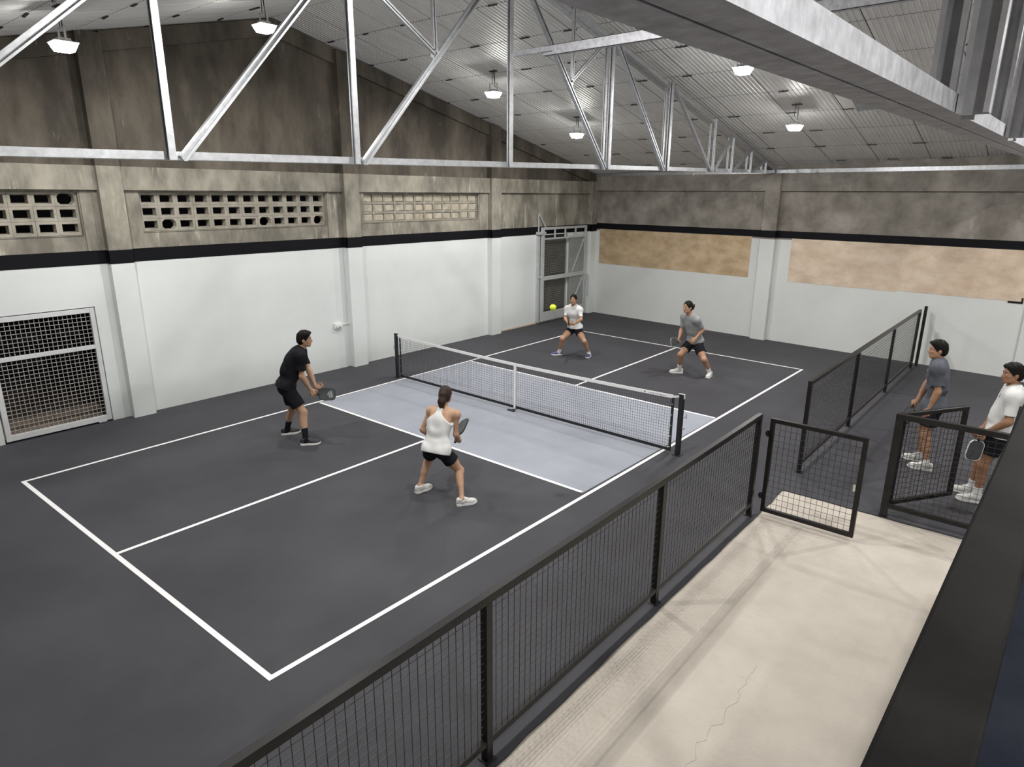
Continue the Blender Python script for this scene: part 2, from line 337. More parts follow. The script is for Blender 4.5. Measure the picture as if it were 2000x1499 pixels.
# torn panel with its corner folded down
x0, y0 = -4.85 + HATCH[0] * PW, RY + HATCH[1] * PL
m = MB(); r = lambda x, y, dz=0: (x, y, roofz(y) + dz)
m.add([r(x0 + .01, y0), r(x0 + .01, y0 + PL), r(x0 + .25, y0 + PL), r(x0 + .25, y0 + .55), r(x0 + .5, y0), r(x0 + PW, y0), r(x0 + PW, y0 + .5)], [(0, 4, 3), (0, 3, 2, 1), (4, 5, 6, 3)])
m.build('torn_panel', M['foil'], ceil)
m = MB(); m.add([r(x0 + .25, y0 + .55), r(x0 + PW, y0 + .5), r(x0 + PW - .05, y0 + .9, -.10), r(x0 + .3, y0 + .95, -.12)], [(0, 1, 2, 3)]); m.build('sheet_flap', M['galv'], ceil)
src = None; ncl = 0
for sgn in (1, -1):
    for ri in range(1, 10):
        for ci in range(0, 13):
            if rnd.random() < .12 or (sgn < 0 and ri > 7): continue
            x = -4.85 + ci * PW + rnd.uniform(-.08, .10) + (.3 if ri % 2 else 0); y = RY + sgn * (ri * PL + rnd.uniform(-.01, .01)); loc = (x, y, roofz(y) - .010)
            if src is None: src = MB().box((-.10, -.015, -.007), (.10, .015, .007)).build('fastener_clip', M['clip'], ceil); src.location = loc
            else:
                o = inst(src, 'fastener_clip', ceil, loc, (0, 0, rnd.uniform(-.12, .12))); o.scale = (rnd.uniform(.7, 1.3), 1, 1)

# ------------------------------------------------------------------ roof trusses
def cprof(w, h, t=.006, lip=.018):   # channel: web along a at b=0, flanges toward +b
    return [(-w / 2, 0), (w / 2, 0), (w / 2, h), (w / 2 - lip, h), (w / 2 - lip, h - t), (w / 2 - t, h - t), (w / 2 - t, t), (-w / 2 + t, t), (-w / 2 + t, h - t), (-w / 2 + lip, h - t), (-w / 2 + lip, h), (-w / 2, h)]
def zc(y): return 4.06 + .0185 * (y + 7.3)
def chan(p, q, face, w, h, mt, name, parent, flip=1):
    # channel whose open side faces +x*face
    p, q = Vector(p), Vector(q); d = (q - p).normalized(); X = Vector((face, 0, 0)); side = X.cross(d)
    m = MB(); pr = cprof(w, h); n = len(pr); vs = []
    for c in (p, q): vs += [tuple(c + side * a + X * b) for a, b in pr]
    m.add(vs, [(i, (i + 1) % n, n + (i + 1) % n, n + i) for i in range(n)] + [(0, 1, 6, 7), (1, 2, 5, 6), (2, 3, 4, 5), (0, 7, 8, 11), (8, 9, 10, 11)] + [(n, n + 7, n + 6, n + 1), (n + 1, n + 6, n + 5, n + 2), (n + 2, n + 5, n + 4, n + 3), (n, n + 11, n + 8, n + 7), (n + 8, n + 11, n + 10, n + 9)])
    return m.build(name, mt, parent)
def truss(xf, label, mt):
    zo = .04 if xf > 4 else 0.
    zc = lambda y: 4.06 + .0185 * (y + 7.3) + zo
    xc = xf - .1; t = thing('roof_truss', label, 'truss', (xc, RY, 4.1), 'steel roof trusses')
    ya, yb = -11.9, 9.45 - .0925 * xf - .2
    def chord(name, pts, h):
        for s in (-1, 1):
            m = MB()
            for (y0, z0), (y1, z1) in zip(pts, pts[1:]):
                d = Vector((0, y1 - y0, z1 - z0)).normalized(); up = Vector((0, -d.z, d.y)); X = Vector((s, 0, 0)); pr = cprof(h, .09, .006, .0); vs = []
                pr = [(-h / 2, 0), (h / 2, 0), (h / 2, .006), (-h / 2 + .006, .006), (-h / 2 + .006, .092), (-h / 2, .092)] if False else [(-h / 2, .004), (h / 2, .004), (h / 2, .098), (-h / 2, .098)]
                for c in (Vector((xc, y0, z0 + h / 2)), Vector((xc, y1, z1 + h / 2))): vs += [tuple(c + up * a + X * b) for a, b in pr]
                m.add(vs, [(0, 1, 5, 4), (1, 2, 6, 5), (2, 3, 7, 6), (3, 0, 4, 7), (0, 3, 2, 1), (4, 5, 6, 7)])
            m.build(name, mt, t)
    chord('bottom_chord', [(ya, zc(ya)), (yb, zc(yb))], .07)
    chord('top_chord', [(ya, roofz(ya) - .16), (-1.42, roofz(-1.42) - .16), (yb, roofz(yb) - .16)], .07)
    X1 = xf + .002
    ztop = lambda y: roofz(y) - .10
    big = xf > 4
    def vpost(x0, x1, y, dy, z0, z1, tt=.005, lip=.02):
        pr = [(x0, y), (x0 + lip, y), (x0 + lip, y + tt), (x0 + tt, y + tt), (x0 + tt, y + dy - tt), (x1 - tt, y + dy - tt), (x1 - tt, y + tt), (x1 - lip, y + tt), (x1 - lip, y), (x1, y), (x1, y + dy), (x0, y + dy)]
        n = 12; m = MB(); m.add([(a, b, z) for z in (z0, z1) for a, b in pr], [(k, (k + 1) % n, n + (k + 1) % n, n + k) for k in range(n)] + [(0, 3, 2, 1), (0, 11, 4, 3), (11, 10, 5, 4), (10, 9, 6, 5), (9, 8, 7, 6)] + [(n, n + 1, n + 2, n + 3), (n, n + 3, n + 4, n + 11), (n + 11, n + 4, n + 5, n + 10), (n + 10, n + 5, n + 6, n + 9), (n + 9, n + 6, n + 7, n + 8)])
        m.build('vertical_web', wm, t)
    wm = M['web'] if big else mt
    for y in (-1.45, 1.1, 3.2, 5.29, 6.3, 7.43, 8.42, -4.07, -6.08, -8.1):
        if y > yb - .3: continue
        if big: y += .5
        if y < -7.5 and big: continue
        w = .062 if y < 4 else .045
        if big: vpost(X1, X1 + .11, y, .075, zc(y) - .006, ztop(y)); vpost(xf - .105, xf - .012, y - .02, .075, zc(y) + .075, ztop(y))
        else:
            vpost(X1, X1 + w, y - w / 2, w, zc(y) - .004, ztop(y), lip=.017)
            if y > 0: vpost(xf - .10, xf - .06, y - .02, .04, zc(y) + .07, ztop(y), lip=.012)
    dg = [(-3.97, -1.53), (-5.98, -4.16), (-8.0, -6.17), (1.0, -1.37), (3.08, 1.18), (5.18, 3.28), (5.37, 6.22), (6.38, 7.36), (7.5, 8.35)]
    for yb_, yt in dg:
        if max(yb_, yt) > yb or (big and yb_ < -7): continue
        chan((X1 + .003, yb_ + .5 * big, zc(yb_) + .01), (X1 + .003, yt + .5 * big, ztop(yt) - .03), 1, .07 if yb_ < 4 else .045, .05, wm, 'diagonal_web', t)
    for (ym, zm), yv, (yd) in (((-2.83, 5.42), -2.86, -4.0), ((.0, 5.45), .02, .98)):
        chan((X1 + .004, ym, zm), (X1 + .004, yv, ztop(yv)), 1, .055, .035, mt, 'sub_web', t)
        chan((X1 + .004, ym, zm), (X1 + .004, yd, ztop(yd) - .12), 1, .05, .035, mt, 'sub_web', t)
        m = MB(); m.box((X1 + .0, ym - .06, zm - .05), (X1 + .008, ym + .06, zm + .05)); m.build('gusset_plate', mt, t)
    return t
truss(1.12, 'galvanised steel roof truss spanning above the court net', M['galv'])
m = MB(); pts = [(1.07, 4.55 + .02 * math.cos(a * .9), 4.24 - .012 * a - .0) for a in range(0, 8)]
for a, b in zip(pts, pts[1:]): m.cyl(a, b, .006, 6)
m.build('hook_wire', mat('brass_wire', (.55, .38, .16), .35, .8), bpy.data.objects['roof_truss'])
truss(6.95, 'mottled steel roof truss close overhead at the right', M['galv_old'])
t = thing('tie_bar', 'bright steel tie bar bridging the two roof trusses', 'tie bar', (1.1, -1.3, 5.61))
m = MB(); m.box((1.12, -1.34, 5.595), (1.75, -1.31, 5.655)); m.build('end_bar', M['galv_old'], t)
m = MB(); m.box((1.6, -1.31, 5.55), (7.0, -1.305, 5.67)); m.box((1.6, -1.31, 5.55), (7.0, -1.24, 5.556)); m.box((1.6, -1.31, 5.664), (7.0, -1.24, 5.67)); m.build('channel', M['galv_old'], t)
m = MB(); m.cyl((1.66, -1.30, 5.61), (1.66, -1.28, 5.61), .015); m.build('bolt', M['steel'], t)

# ------------------------------------------------------------------ lamps
def lamp(x, y, drop, label, group=None, k=1.):
    z = roofz(y) - drop; t = thing('hanging_lamp', label, 'lamp', (x, y, z), group)
    m = MB(); a, b = .125, .085
    m.add([(x - a, y - a, z), (x + a, y - a, z), (x + a, y + a, z), (x - a, y + a, z), (x - b, y - b, z - .095), (x + b, y - b, z - .095), (x + b, y + b, z - .095), (x - b, y + b, z - .095)],
          [(3, 2, 1, 0), (4, 5, 6, 7)][0:1] + [(0, 1, 5, 4), (1, 2, 6, 5), (2, 3, 7, 6), (3, 0, 4, 7), (7, 6, 5, 4)])
    m.build('lens', M['lens'], t)
    m = MB(); m.box((x - .13, y - .13, z), (x + .13, y + .13, z + .010)); m.box((x - .07, y - .07, z + .012), (x + .07, y + .07, z + .035))
    for k in range(6): m.box((x - .065 + k * .026 - .003, y - .065, z + .035), (x - .065 + k * .026 + .003, y + .065, z + .05))
    m.build('housing', M['housing'], t)
    m = MB(); m.box((x - .10, y - .012, z + .02), (x - .094, y + .012, z + .17)); m.box((x + .094, y - .012, z + .02), (x + .10, y + .012, z + .17)); m.box((x - .10, y - .012, z + .165), (x + .10, y + .012, z + .172)); m.build('bracket', M['housing'], t)
    zt = roofz(y) - .012
    m = MB(); m.cyl((x - .03, y, z + .17), (x - .03, y, zt), .006, 6); m.cyl((x + .04, y, z + .17), (x + .03, y, zt), .006, 6); m.cyl((x + .04, y + .01, z + .1), (x - .02, y + .02, zt), .005, 6); m.build('hanging_wire', M['clip'], t)
    m = MB(); m.box((x - .09, y - .03, zt - .004), (x + .09, y + .03, zt + .012)); m.build('ceiling_hook', M['clip'], t)
    ld = bpy.data.lights.new('lamp_light', 'AREA'); ld.shape = 'SQUARE'; ld.size = .09; ld.energy = LAMP_W * k; ld.color = (1, .985, .96)
    lo = bpy.data.objects.new('lamp_light', ld); C.objects.link(lo); lo.parent = t; lo.location = (0, 0, -.10)
LG = 'white LED lamps hanging from the roof'
for x, y, dr, lb in ((-2.2, -5.67, .40, 'lit white lamp nearest the first vent panel, under the roof'), (-2.19, -3.02, .38, 'lit white lamp hanging near the gable peak'),
                     (-2.2, 2.0, .40, 'lit white lamp left of the tall truss king post, lower roof slope'), (-2.08, 4.83, .37, 'smallest lit lamp, low above the corner gate side'),
                     (2.85, 2.26, .37, 'lit white lamp just beneath the near grey truss beam'), (2.83, 5.08, .38, 'lit white lamp beside the torn roof sheet')):
    lamp(x, y, dr, lb, LG, .87 if x < 0 else .62)
for x, y, k, lb in ((2.85, -3.02, 1.8, 'white lamp over the right half of the near court, beside the ridge'), (2.85, -5.67, 1.8, 'white lamp over the near right court corner'), (8.7, -8.4, 1.2, 'white lamp over the viewing platform near the guard rail'),
                    (7.95, -3.02, .7, 'white lamp over the platform end, just past the mottled truss'), (7.95, 2.0, .2, 'white lamp over the two standing men'), (7.95, 4.83, .1, 'white lamp over the dark floor right of the far fence'),
                    (11.6, -5.9, 1.0, 'unseen white lamp added deep over the platform to brighten the roof'), (11.6, -3.02, 1.0, 'unseen white lamp added by the right wall to brighten the truss')):  # outermost pair is added to brighten the right ceiling and near truss
    lamp(x, y, .38, lb, 'white LED lamps out of the picture', k)

# ------------------------------------------------------------------ wire mesh fences and gates
def wires(mb, P, U, lu, z0, z1, su, sz, w):
    # grid of wires in the vertical plane through P along unit U
    P, U = Vector(P), Vector(U).normalized(); Nn = U.cross(Vector((0, 0, 1)))
    nu = max(1, round(lu / su)); nz = max(1, round((z1 - z0) / sz))
    for i in range(1, nu):
        c = P + U * (lu * i / nu); mb.bar((c.x, c.y, z0), (c.x, c.y, z1), w, w, U)
    for k in range(1, nz):
        z = z0 + (z1 - z0) * k / nz; a = P + Nn * w; b = a + U * lu; mb.bar((a.x, a.y, z), (b.x, b.y, z), w, w, Nn)
def fence(t, A_, B_, posts, z0, z1, fr=.05, ws=.064, ww=.0037, foot=True, postw=None, names=('top_rail', 'bottom_rail')):
    A_, B_ = Vector(A_), Vector(B_); U = (B_ - A_).normalized(); Lh = (B_ - A_).length; Nn = U.cross(Vector((0, 0, 1))); pw = postw or fr
    at = lambda s, z: (A_.x + U.x * s, A_.y + U.y * s, z)
    MB().bar(at(0, z1 - fr / 2), at(Lh, z1 - fr / 2), fr, fr, Nn).build(names[0], M['black'], t, bevel=.004)
    MB().bar(at(0, z0 + fr * .4), at(Lh, z0 + fr * .4), fr * .8, fr * .8, Nn).build(names[1], M['black'], t, bevel=.003)
    for s in posts:
        m = MB(); m.bar(at(s, .0 if foot else z0), at(s, z1 - fr), pw, fr * .96, U)
        if foot: m.bar(at(s, 0.0), at(s, .008), .10, .10, U)
        m.build('post', M['black'], t, bevel=.003)
    for a, b in zip(posts, posts[1:]):
        m = MB(); wires(m, at(a + pw / 2, 0), U, b - a - pw, z0 + fr * .8, z1 - fr, ws, ws, ww); kind_stuff(m.build('wire_mesh', M['wire'], t))
ZT = 1.32
ys = [-1.27 - 2.42 * k for k in range(5)]
t = thing('mesh_fence', 'long black wire mesh fence between the court and beige concrete', 'fence', (4.9, -5, 0), 'black wire mesh fences')
fence(t, (4.9, -10.97, 0), (4.9, -1.245, 0), [y + 10.97 for y in ys[::-1]][:], .13, ZT, .06)
t = thing('mesh_fence', 'black wire mesh fence running to the far wall behind the players', 'fence', (4.95, 4, 0), 'black wire mesh fences')
fence(t, (4.95, .47, 0), (4.98, 8.42, 0), [.03, 2.62, 5.34, 7.92], .13, 1.36, .055)
m = MB(); m.bar((5.04, 8.72, 0), (5.04, 8.72, 1.4), .06, .06, (1, 0, 0)); m.bar((5.04, 8.72, 0), (5.04, 8.72, .008), .12, .12, (1, 0, 0)); m.build('wall_post', M['black'], t)
t = thing('mesh_fence', 'short black mesh fence in front of the two standing men', 'fence', (7, -.2, 0), 'black wire mesh fences')
fence(t, (6.14, -.2, 0), (9.3, -.2, 0), [.04, 1.55, 3.12], .12, 1.33, .065, postw=.075)
def leaf(t, A_, B_, z0, z1):
    A_, B_ = Vector(A_), Vector(B_); U = (B_ - A_).normalized(); Lh = (B_ - A_).length; Nn = U.cross(Vector((0, 0, 1))); at = lambda s, z: (A_.x + U.x * s, A_.y + U.y * s, z); w = .05
    for z, nm in ((z1 - w / 2, 'top_rail'), (z0 + w / 2, 'bottom_rail')): MB().bar(at(0, z), at(Lh, z), w, w, Nn).build(nm, M['black'], t, bevel=.004)
    for s in (w / 2, Lh - w / 2): MB().bar(at(s, z0 + w), at(s, z1 - w), w, w, U).build('stile', M['black'], t, bevel=.003)
    m = MB(); wires(m, at(w, 0), U, Lh - 2 * w, z0 + w, z1 - w, .066, .072, .0038); kind_stuff(m.build('wire_mesh', M['wire'], t))
    for z in (z0 + .2, z1 - .2):
        m = MB(); m.cyl(at(-.022, z - .04), at(-.022, z + .04), .016, 8); m.bar(at(-.045, z), at(.02, z), .02, .05, Nn); m.build('hinge', M['black'], t)
t = thing('mesh_gate', 'open black mesh gate swung out over the beige concrete', 'gate', (5.0, -1.14, 0), 'black wire mesh gates')
leaf(t, (5.0, -1.15, 0), (6.06, -1.15, 0), .05, 1.26)
m = MB(); m.box((5.985, -1.185, .62), (6.01, -1.175, .70)); m.build('latch', M['steel'], t)
t = thing('mesh_gate', 'black mesh gate standing open beside the man in grey', 'gate', (6.2, -.1, 0), 'black wire mesh gates')
leaf(t, (6.19, -.11, 0), (6.75, .74, 0), .12, 1.32)

# ------------------------------------------------------------------ gates in the left wall
XG = XW + .0
t = thing('wall_gate', 'pale steel mesh gate low in the white wall, horizontal bar across', 'gate', (XG, -5.75, 0))
y0, y1, z1 = -6.50, -4.99, 1.965
for nm, a, b in (('stile', (y0, .03), (y0 + .075, z1)), ('stile', (y1 - .07, .03), (y1, z1)), ('top_rail', (y0 + .075, z1 - .075), (y1 - .07, z1)), ('bottom_rail', (y0 + .075, .03), (y1 - .07, .12)), ('middle_rail', (y0 + .075, 1.285), (y1 - .07, 1.35))):
    MB().box((XG - .05, a[0], a[1]), (XG + .015, b[0], b[1])).build(nm, M['gate'], t, bevel=.004)
for za, zb in ((.12, 1.285), (1.35, z1 - .075)):
    m = MB(); wires(m, (XG - .02, y0 + .075, 0), (0, 1, 0), y1 - y0 - .145, za, zb, .064, .064, .0075); kind_stuff(m.build('wire_mesh', M['gatewire'], t))
m = MB(); m.cyl((XG + .02, -5.2, .02), (XG + .02, -5.08, .02), .012); m.build('ground_bolt', M['galv_old'], t)
t = thing('wall_gate', 'tall grey steel gate in the corner with dark mesh screen', 'gate', (XG, 8, 0))
xg = XG + .09
for nm, a, b, dx in (('stile', (7.0, .06), (7.12, 2.86), .06), ('stile', (9.28, .1), (9.36, 2.86), .05), ('top_rail', (7.12, 2.79), (9.28, 2.86), .05), ('upper_rail', (7.12, 2.50), (9.28, 2.55), .04), ('middle_rail', (7.12, 1.30), (9.28, 1.42), .05), ('bottom_panel', (7.12, .06), (9.28, .34), .03)):
    MB().box((xg - dx / 2, a[0], a[1]), (xg + dx / 2, b[0], b[1])).build(nm, M['gategrey'], t, bevel=.003)
for yv in (7.66, 8.2, 8.75): MB().box((xg - .02, yv - .02, 2.55), (xg + .02, yv + .02, 2.79)).build('upright', M['gategrey'], t)
m = MB(); m.bar((xg, 8.62, .36), (xg, 9.28, 1.3), .025, .03, (1, 0, 0)); m.bar((xg, 8.62, 1.45), (xg, 9.28, 2.5), .025, .03, (1, 0, 0)); m.build('brace', M['gategrey'], t)
for za, zb in ((.34, 1.30), (1.42, 2.50)):
    m = MB(); wires(m, (XG - .06, 7.1, 0), (0, 1, 0), 1.4, za, zb, .055, .055, .011); kind_stuff(m.build('mesh_screen', M['screen'], t))
MB().box((XG - .16, 7.1, .1), (XG - .12, 8.5, 2.63)).build('screen_backing', mat('dim_backing', (.055, .055, .048), .9), t)
MB().box((XG - .085, 8.455, .1), (XG - .03, 8.5, 2.63)).build('screen_frame', M['gategrey'], t)
MB().box((xg - .02, 8.47, .34), (xg - .012, 9.28, 2.50)).build('gate_sheet', mat('grey_gate_sheet', (.25, .26, .255), .55, c2=(.30, .31, .305), scale=3), t)
m = MB(); m.box((XW, 6.86, .05), (XW + .07, 6.96, 2.62)); m.build('guide_post', M['gategrey'], t)
MB().box((XW, 6.84, 2.66), (xg + .05, 7.16, 2.74)).build('guide_bracket', M['gategrey'], t); MB().box((XW, 6.88, 1.38), (xg, 7.02, 1.43)).build('guide_bracket', M['gategrey'], t)
m = MB(); m.bar((XW + .03, 6.93, 2.74), (XW + .03, 6.93, 3.27), .03, .03); m.bar((XW + .03, 6.94, 3.27), (xg, 7.22, 2.82), .03, .03); m.build('corner_brace', M['gategrey'], t)
m = MB(); m.cyl((xg + .02, 9.33, 1.36), (xg + .06, 9.45, 1.25), .015); m.cyl((xg + .06, 9.45, 1.25), (xg + .06, 9.45, .6), .015); m.build('drop_bolt', M['gategrey'], t)
# socket and conduit
t = thing('wall_socket', 'white double socket box with thin conduit beside the middle pilaster', 'socket', (XW, -.25, .97))
MB().box((XW, -.36, .92), (XW + .05, -.17, 1.04)).build('socket_box', M['white_plastic'], t, bevel=.006)
m = MB(); m.cyl((XW + .05, -.29, .98), (XW + .075, -.29, .98), .032, 12); m.cyl((XW + .05, -.215, .975), (XW + .085, -.215, .975), .03, 12); m.build('plug', M['white_plastic'], t)
m = MB(); m.cyl((XW + .02, -.17, .985), (XW + .02, -.03, .995), .012); m.cyl((XW + .03, .026, .99), (XW + .03, .022, 2.66), .009); m.cyl((XW + .02, -.03, .995), (XW + .03, .02, .99), .012); m.build('conduit', M['white_plastic'], t)
m = MB(); m.cyl((XW + .07, -.215, .95), (XW + .05, -.19, .86), .006); m.cyl((XW + .07, -.25, .95), (XW + .05, -.26, .88), .006); m.build('cable', M['housing'], t)

# ------------------------------------------------------------------ net
t = thing('pickleball_net', 'black pickleball net with white tape on black posts', 'net', (0, 0, 0))
nL, nR = Vector((netL[0], netL[1], 0)), Vector((netR[0], netR[1], 0)); Un = (nR - nL).normalized(); Ln = (nR - nL).length; Nn = Vector((-Un.y, Un.x, 0))
def nz_top(s):                       # s metres from the left post
    c = (s - Ln / 2) / (Ln / 2); return .865 + .05 * abs(c) ** 1.6
at = lambda s, z, d=0.: tuple(nL + Un * s + Nn * d + Vector((0, 0, z)))
for s in (0., Ln):
    m = MB(); sg = 1 if s else -1
    m.bar(at(s, 0.012), at(s, .965), .075, .05, Un); m.bar(at(s, 0), at(s, .012), .13, .13, Un); m.build('post', M['netb'], t, bevel=.008)
    m = MB(); m.bar(at(s + sg * .03, .93), at(s + sg * .045, .93), .03, .06, Nn); m.bar(at(s - sg * .05, .968), at(s + sg * .046, .968), .02, .006, Nn); m.build('strap_end', M['netw'], t)
    m = MB(); m.cyl(at(s + sg * .04, .62), at(s + sg * .09, .62), .008); m.cyl(at(s + sg * .09, .60), at(s + sg * .09, .68), .007); m.build('crank', M['steel'], t); m = MB(); m.cyl(at(s + sg * .04, .44), at(s + sg * .075, .44), .014); m.build('strap_knob', M['steel'], t)
s0, s1 = .12, Ln - .14; nseg = 24
ss = [s0 + (s1 - s0) * i / nseg for i in range(nseg + 1)]
zb = lambda s: .055
m = MB()
for a, b in zip(ss, ss[1:]): m.prism([(-.006, -.026), (.006, -.026), (.006, .026), (-.006, .026)], at(a, nz_top(a) - .012), at(b, nz_top(b) - .012), Nn)
m.bar(at(.02, nz_top(0) + .01), at(s0, nz_top(s0) - .012), .006, .03, Nn); m.bar(at(s1, nz_top(s1) - .012), at(Ln - .02, nz_top(Ln) + .01), .006, .03, Nn)
m.build('top_tape', M['netw'], t)
m = MB()
for a, b in zip(ss, ss[1:]): m.prism([(-.005, -.024), (.005, -.024), (.005, .024), (-.005, .024)], at(a, zb(a)), at(b, zb(b)), Nn)
m.build('bottom_tape', M['netb'], t)
for s in (s0, s1): MB().bar(at(s, zb(s) - .02), at(s, nz_top(s) - .03), .04, .012, Un).build('side_tape', M['netb'], t)
m = MB()
for s in (s0, s1):
    for k in range(5):
        z = .1 + k * .17; sg = -1 if s == s0 else 1
        m = MB(); m.cyl(at(s - sg * .005, z, -.008), at(s - sg * .005, z, .008), .010, 8); m.build('grommet', M['steel'], t)
m = MB(); nv = 150
for i in range(1, nv):
    s = s0 + (s1 - s0) * i / nv; m.bar(at(s, zb(s)), at(s, nz_top(s) - .03), .0028, .0028, Un)
for k in range(1, 18):
    for a, b in zip(ss, ss[1:]):
        f = k / 18; m.bar(at(a, zb(a) + (nz_top(a) - .02 - zb(a)) * f, .002), at(b, zb(b) + (nz_top(b) - .02 - zb(b)) * f, .002), .0028, .0028, Nn)
kind_stuff(m.build('net_cords', M['cord'], t))
sc_ = Ln / 2 + .03
m = MB(); m.bar(at(sc_, .02, -.012), at(sc_, .87, -.012), .05, .004, Un); m.bar(at(sc_, .02, .012), at(sc_, .87, .012), .05, .004, Un); m.bar(at(sc_ - .025, .872), at(sc_ + .025, .872), .028, .004, Nn); m.build('centre_strap', M['netw'], t)
m = MB(); m.bar(at(sc_, 0.004, -.10), at(sc_, 0.02, -.10), .16, .05, Un); m.bar(at(sc_, .004, .10), at(sc_, .02, .10), .16, .05, Un); m.bar(at(sc_, .012, -.12), at(sc_, .012, .12), .03, .014, Un); m.build('strap_base', M['netb'], t)
m = MB()
for s, r in ((Ln - .62, .011), (.4, .007), (.47, .007)): m.cyl(at(s, nz_top(s) - .012, -.0065), at(s, nz_top(s) - .012, -.0072), r, 12)
for k in range(14):
    s = Ln - .55 + k * .022; m.bar(at(s, nz_top(s) - .016, -.0068), at(s + (.012 if k % 4 else .006), nz_top(s) - .016, -.0068), .001, .009 if k % 3 else .014, Nn)
m.build('tape_print', M['netb'], t)

# ------------------------------------------------------------------ mezzanine rail by the viewer
m = MB(); m.box((7.30, -12.2, 2.0), (12.9, -2.4, 2.2)); struct(m.build('mezzanine_floor', M['mezz']), 'dark blue scuffed deck of the viewing platform')
t = thing('guard_rail', 'thick scuffed black guard rail close in the lower right', 'rail', (7.39, -6, 2.2))
rx = lambda y: 7.387 + .0235 * (y + 8.18)
MB().bar((rx(-12.2), -12.2, 3.15), (rx(-2.4), -2.4, 3.15), .098, .1, (1, 0, 0)).build('handrail', M['rail'], t, bevel=.006)
for y in (-11.5, -9.6, -7.0, -4.6, -2.5): MB().box((rx(y) - .03, y - .03, 2.0), (rx(y) + .03, y + .03, 3.10)).build('post', M['rail'], t)
MB().bar((rx(-12.2), -12.2, 2.38), (rx(-2.4), -2.4, 2.38), .03, .05, (1, 0, 0)).build('lower_rail', M['rail'], t)
m = MB(); m.add([(6.42, -5.05, -.012), (6.46, -5.02, -.002), (6.475, -5.10, -.006), (6.44, -5.13, -.012), (6.45, -5.07, .006)], [(0, 1, 4), (1, 2, 4), (2, 3, 4), (3, 0, 4), (3, 2, 1, 0)])
tag(m.build('dry_leaf', M['leaf']), 'tiny dark dry scrap lying on the beige concrete', 'leaf')
#PEOPLE
# ------------------------------------------------------------------ people: one smooth surface each, grown from a distance field
def cap(a, b, r1, r2, k=.03): return ('c', np.array(a, np.float32), np.array(b, np.float32), r1, r2, k)
def ell(c, ax, rad, k=.03): return ('e', np.array(c, np.float32), np.array(ax, np.float32), np.array(rad, np.float32), k)
def prim_d(pr, P):
    if pr[0] == 'c':
        a, b = pr[1], pr[2]; ba = b - a; q = P - a; h = np.clip(q @ ba / max(float(ba @ ba), 1e-9), 0, 1)
        q = q - h[:, None] * ba; return np.sqrt(np.einsum('ij,ij->i', q, q)) - (pr[3] + (pr[4] - pr[3]) * h)
    q = (P - pr[1]) @ pr[2].T; r = pr[3]; k0 = np.sqrt((q / r) ** 2 @ np.ones(3, np.float32)); k1 = np.sqrt((q / (r * r)) ** 2 @ np.ones(3, np.float32))
    return k0 * (k0 - 1) / np.maximum(k1, 1e-6)
def prim_box(pr):
    if pr[0] == 'c':
        r = max(pr[3], pr[4]); return np.minimum(pr[1], pr[2]) - r, np.maximum(pr[1], pr[2]) + r
    r = float(pr[3].max()); return pr[1] - r, pr[1] + r
def union(prims, P):
    lo, hi = P.min(0), P.max(0); d = np.full(len(P), .25, np.float32)
    for pr in prims:
        a, b = prim_box(pr)
        if np.any(a - .09 > hi) or np.any(b + .09 < lo): continue
        e = prim_d(pr, P); k = pr[-1]; h = np.maximum(k - np.abs(d - e), 0) / k
        d = np.minimum(d, e) - h * h * k * .25
    return d
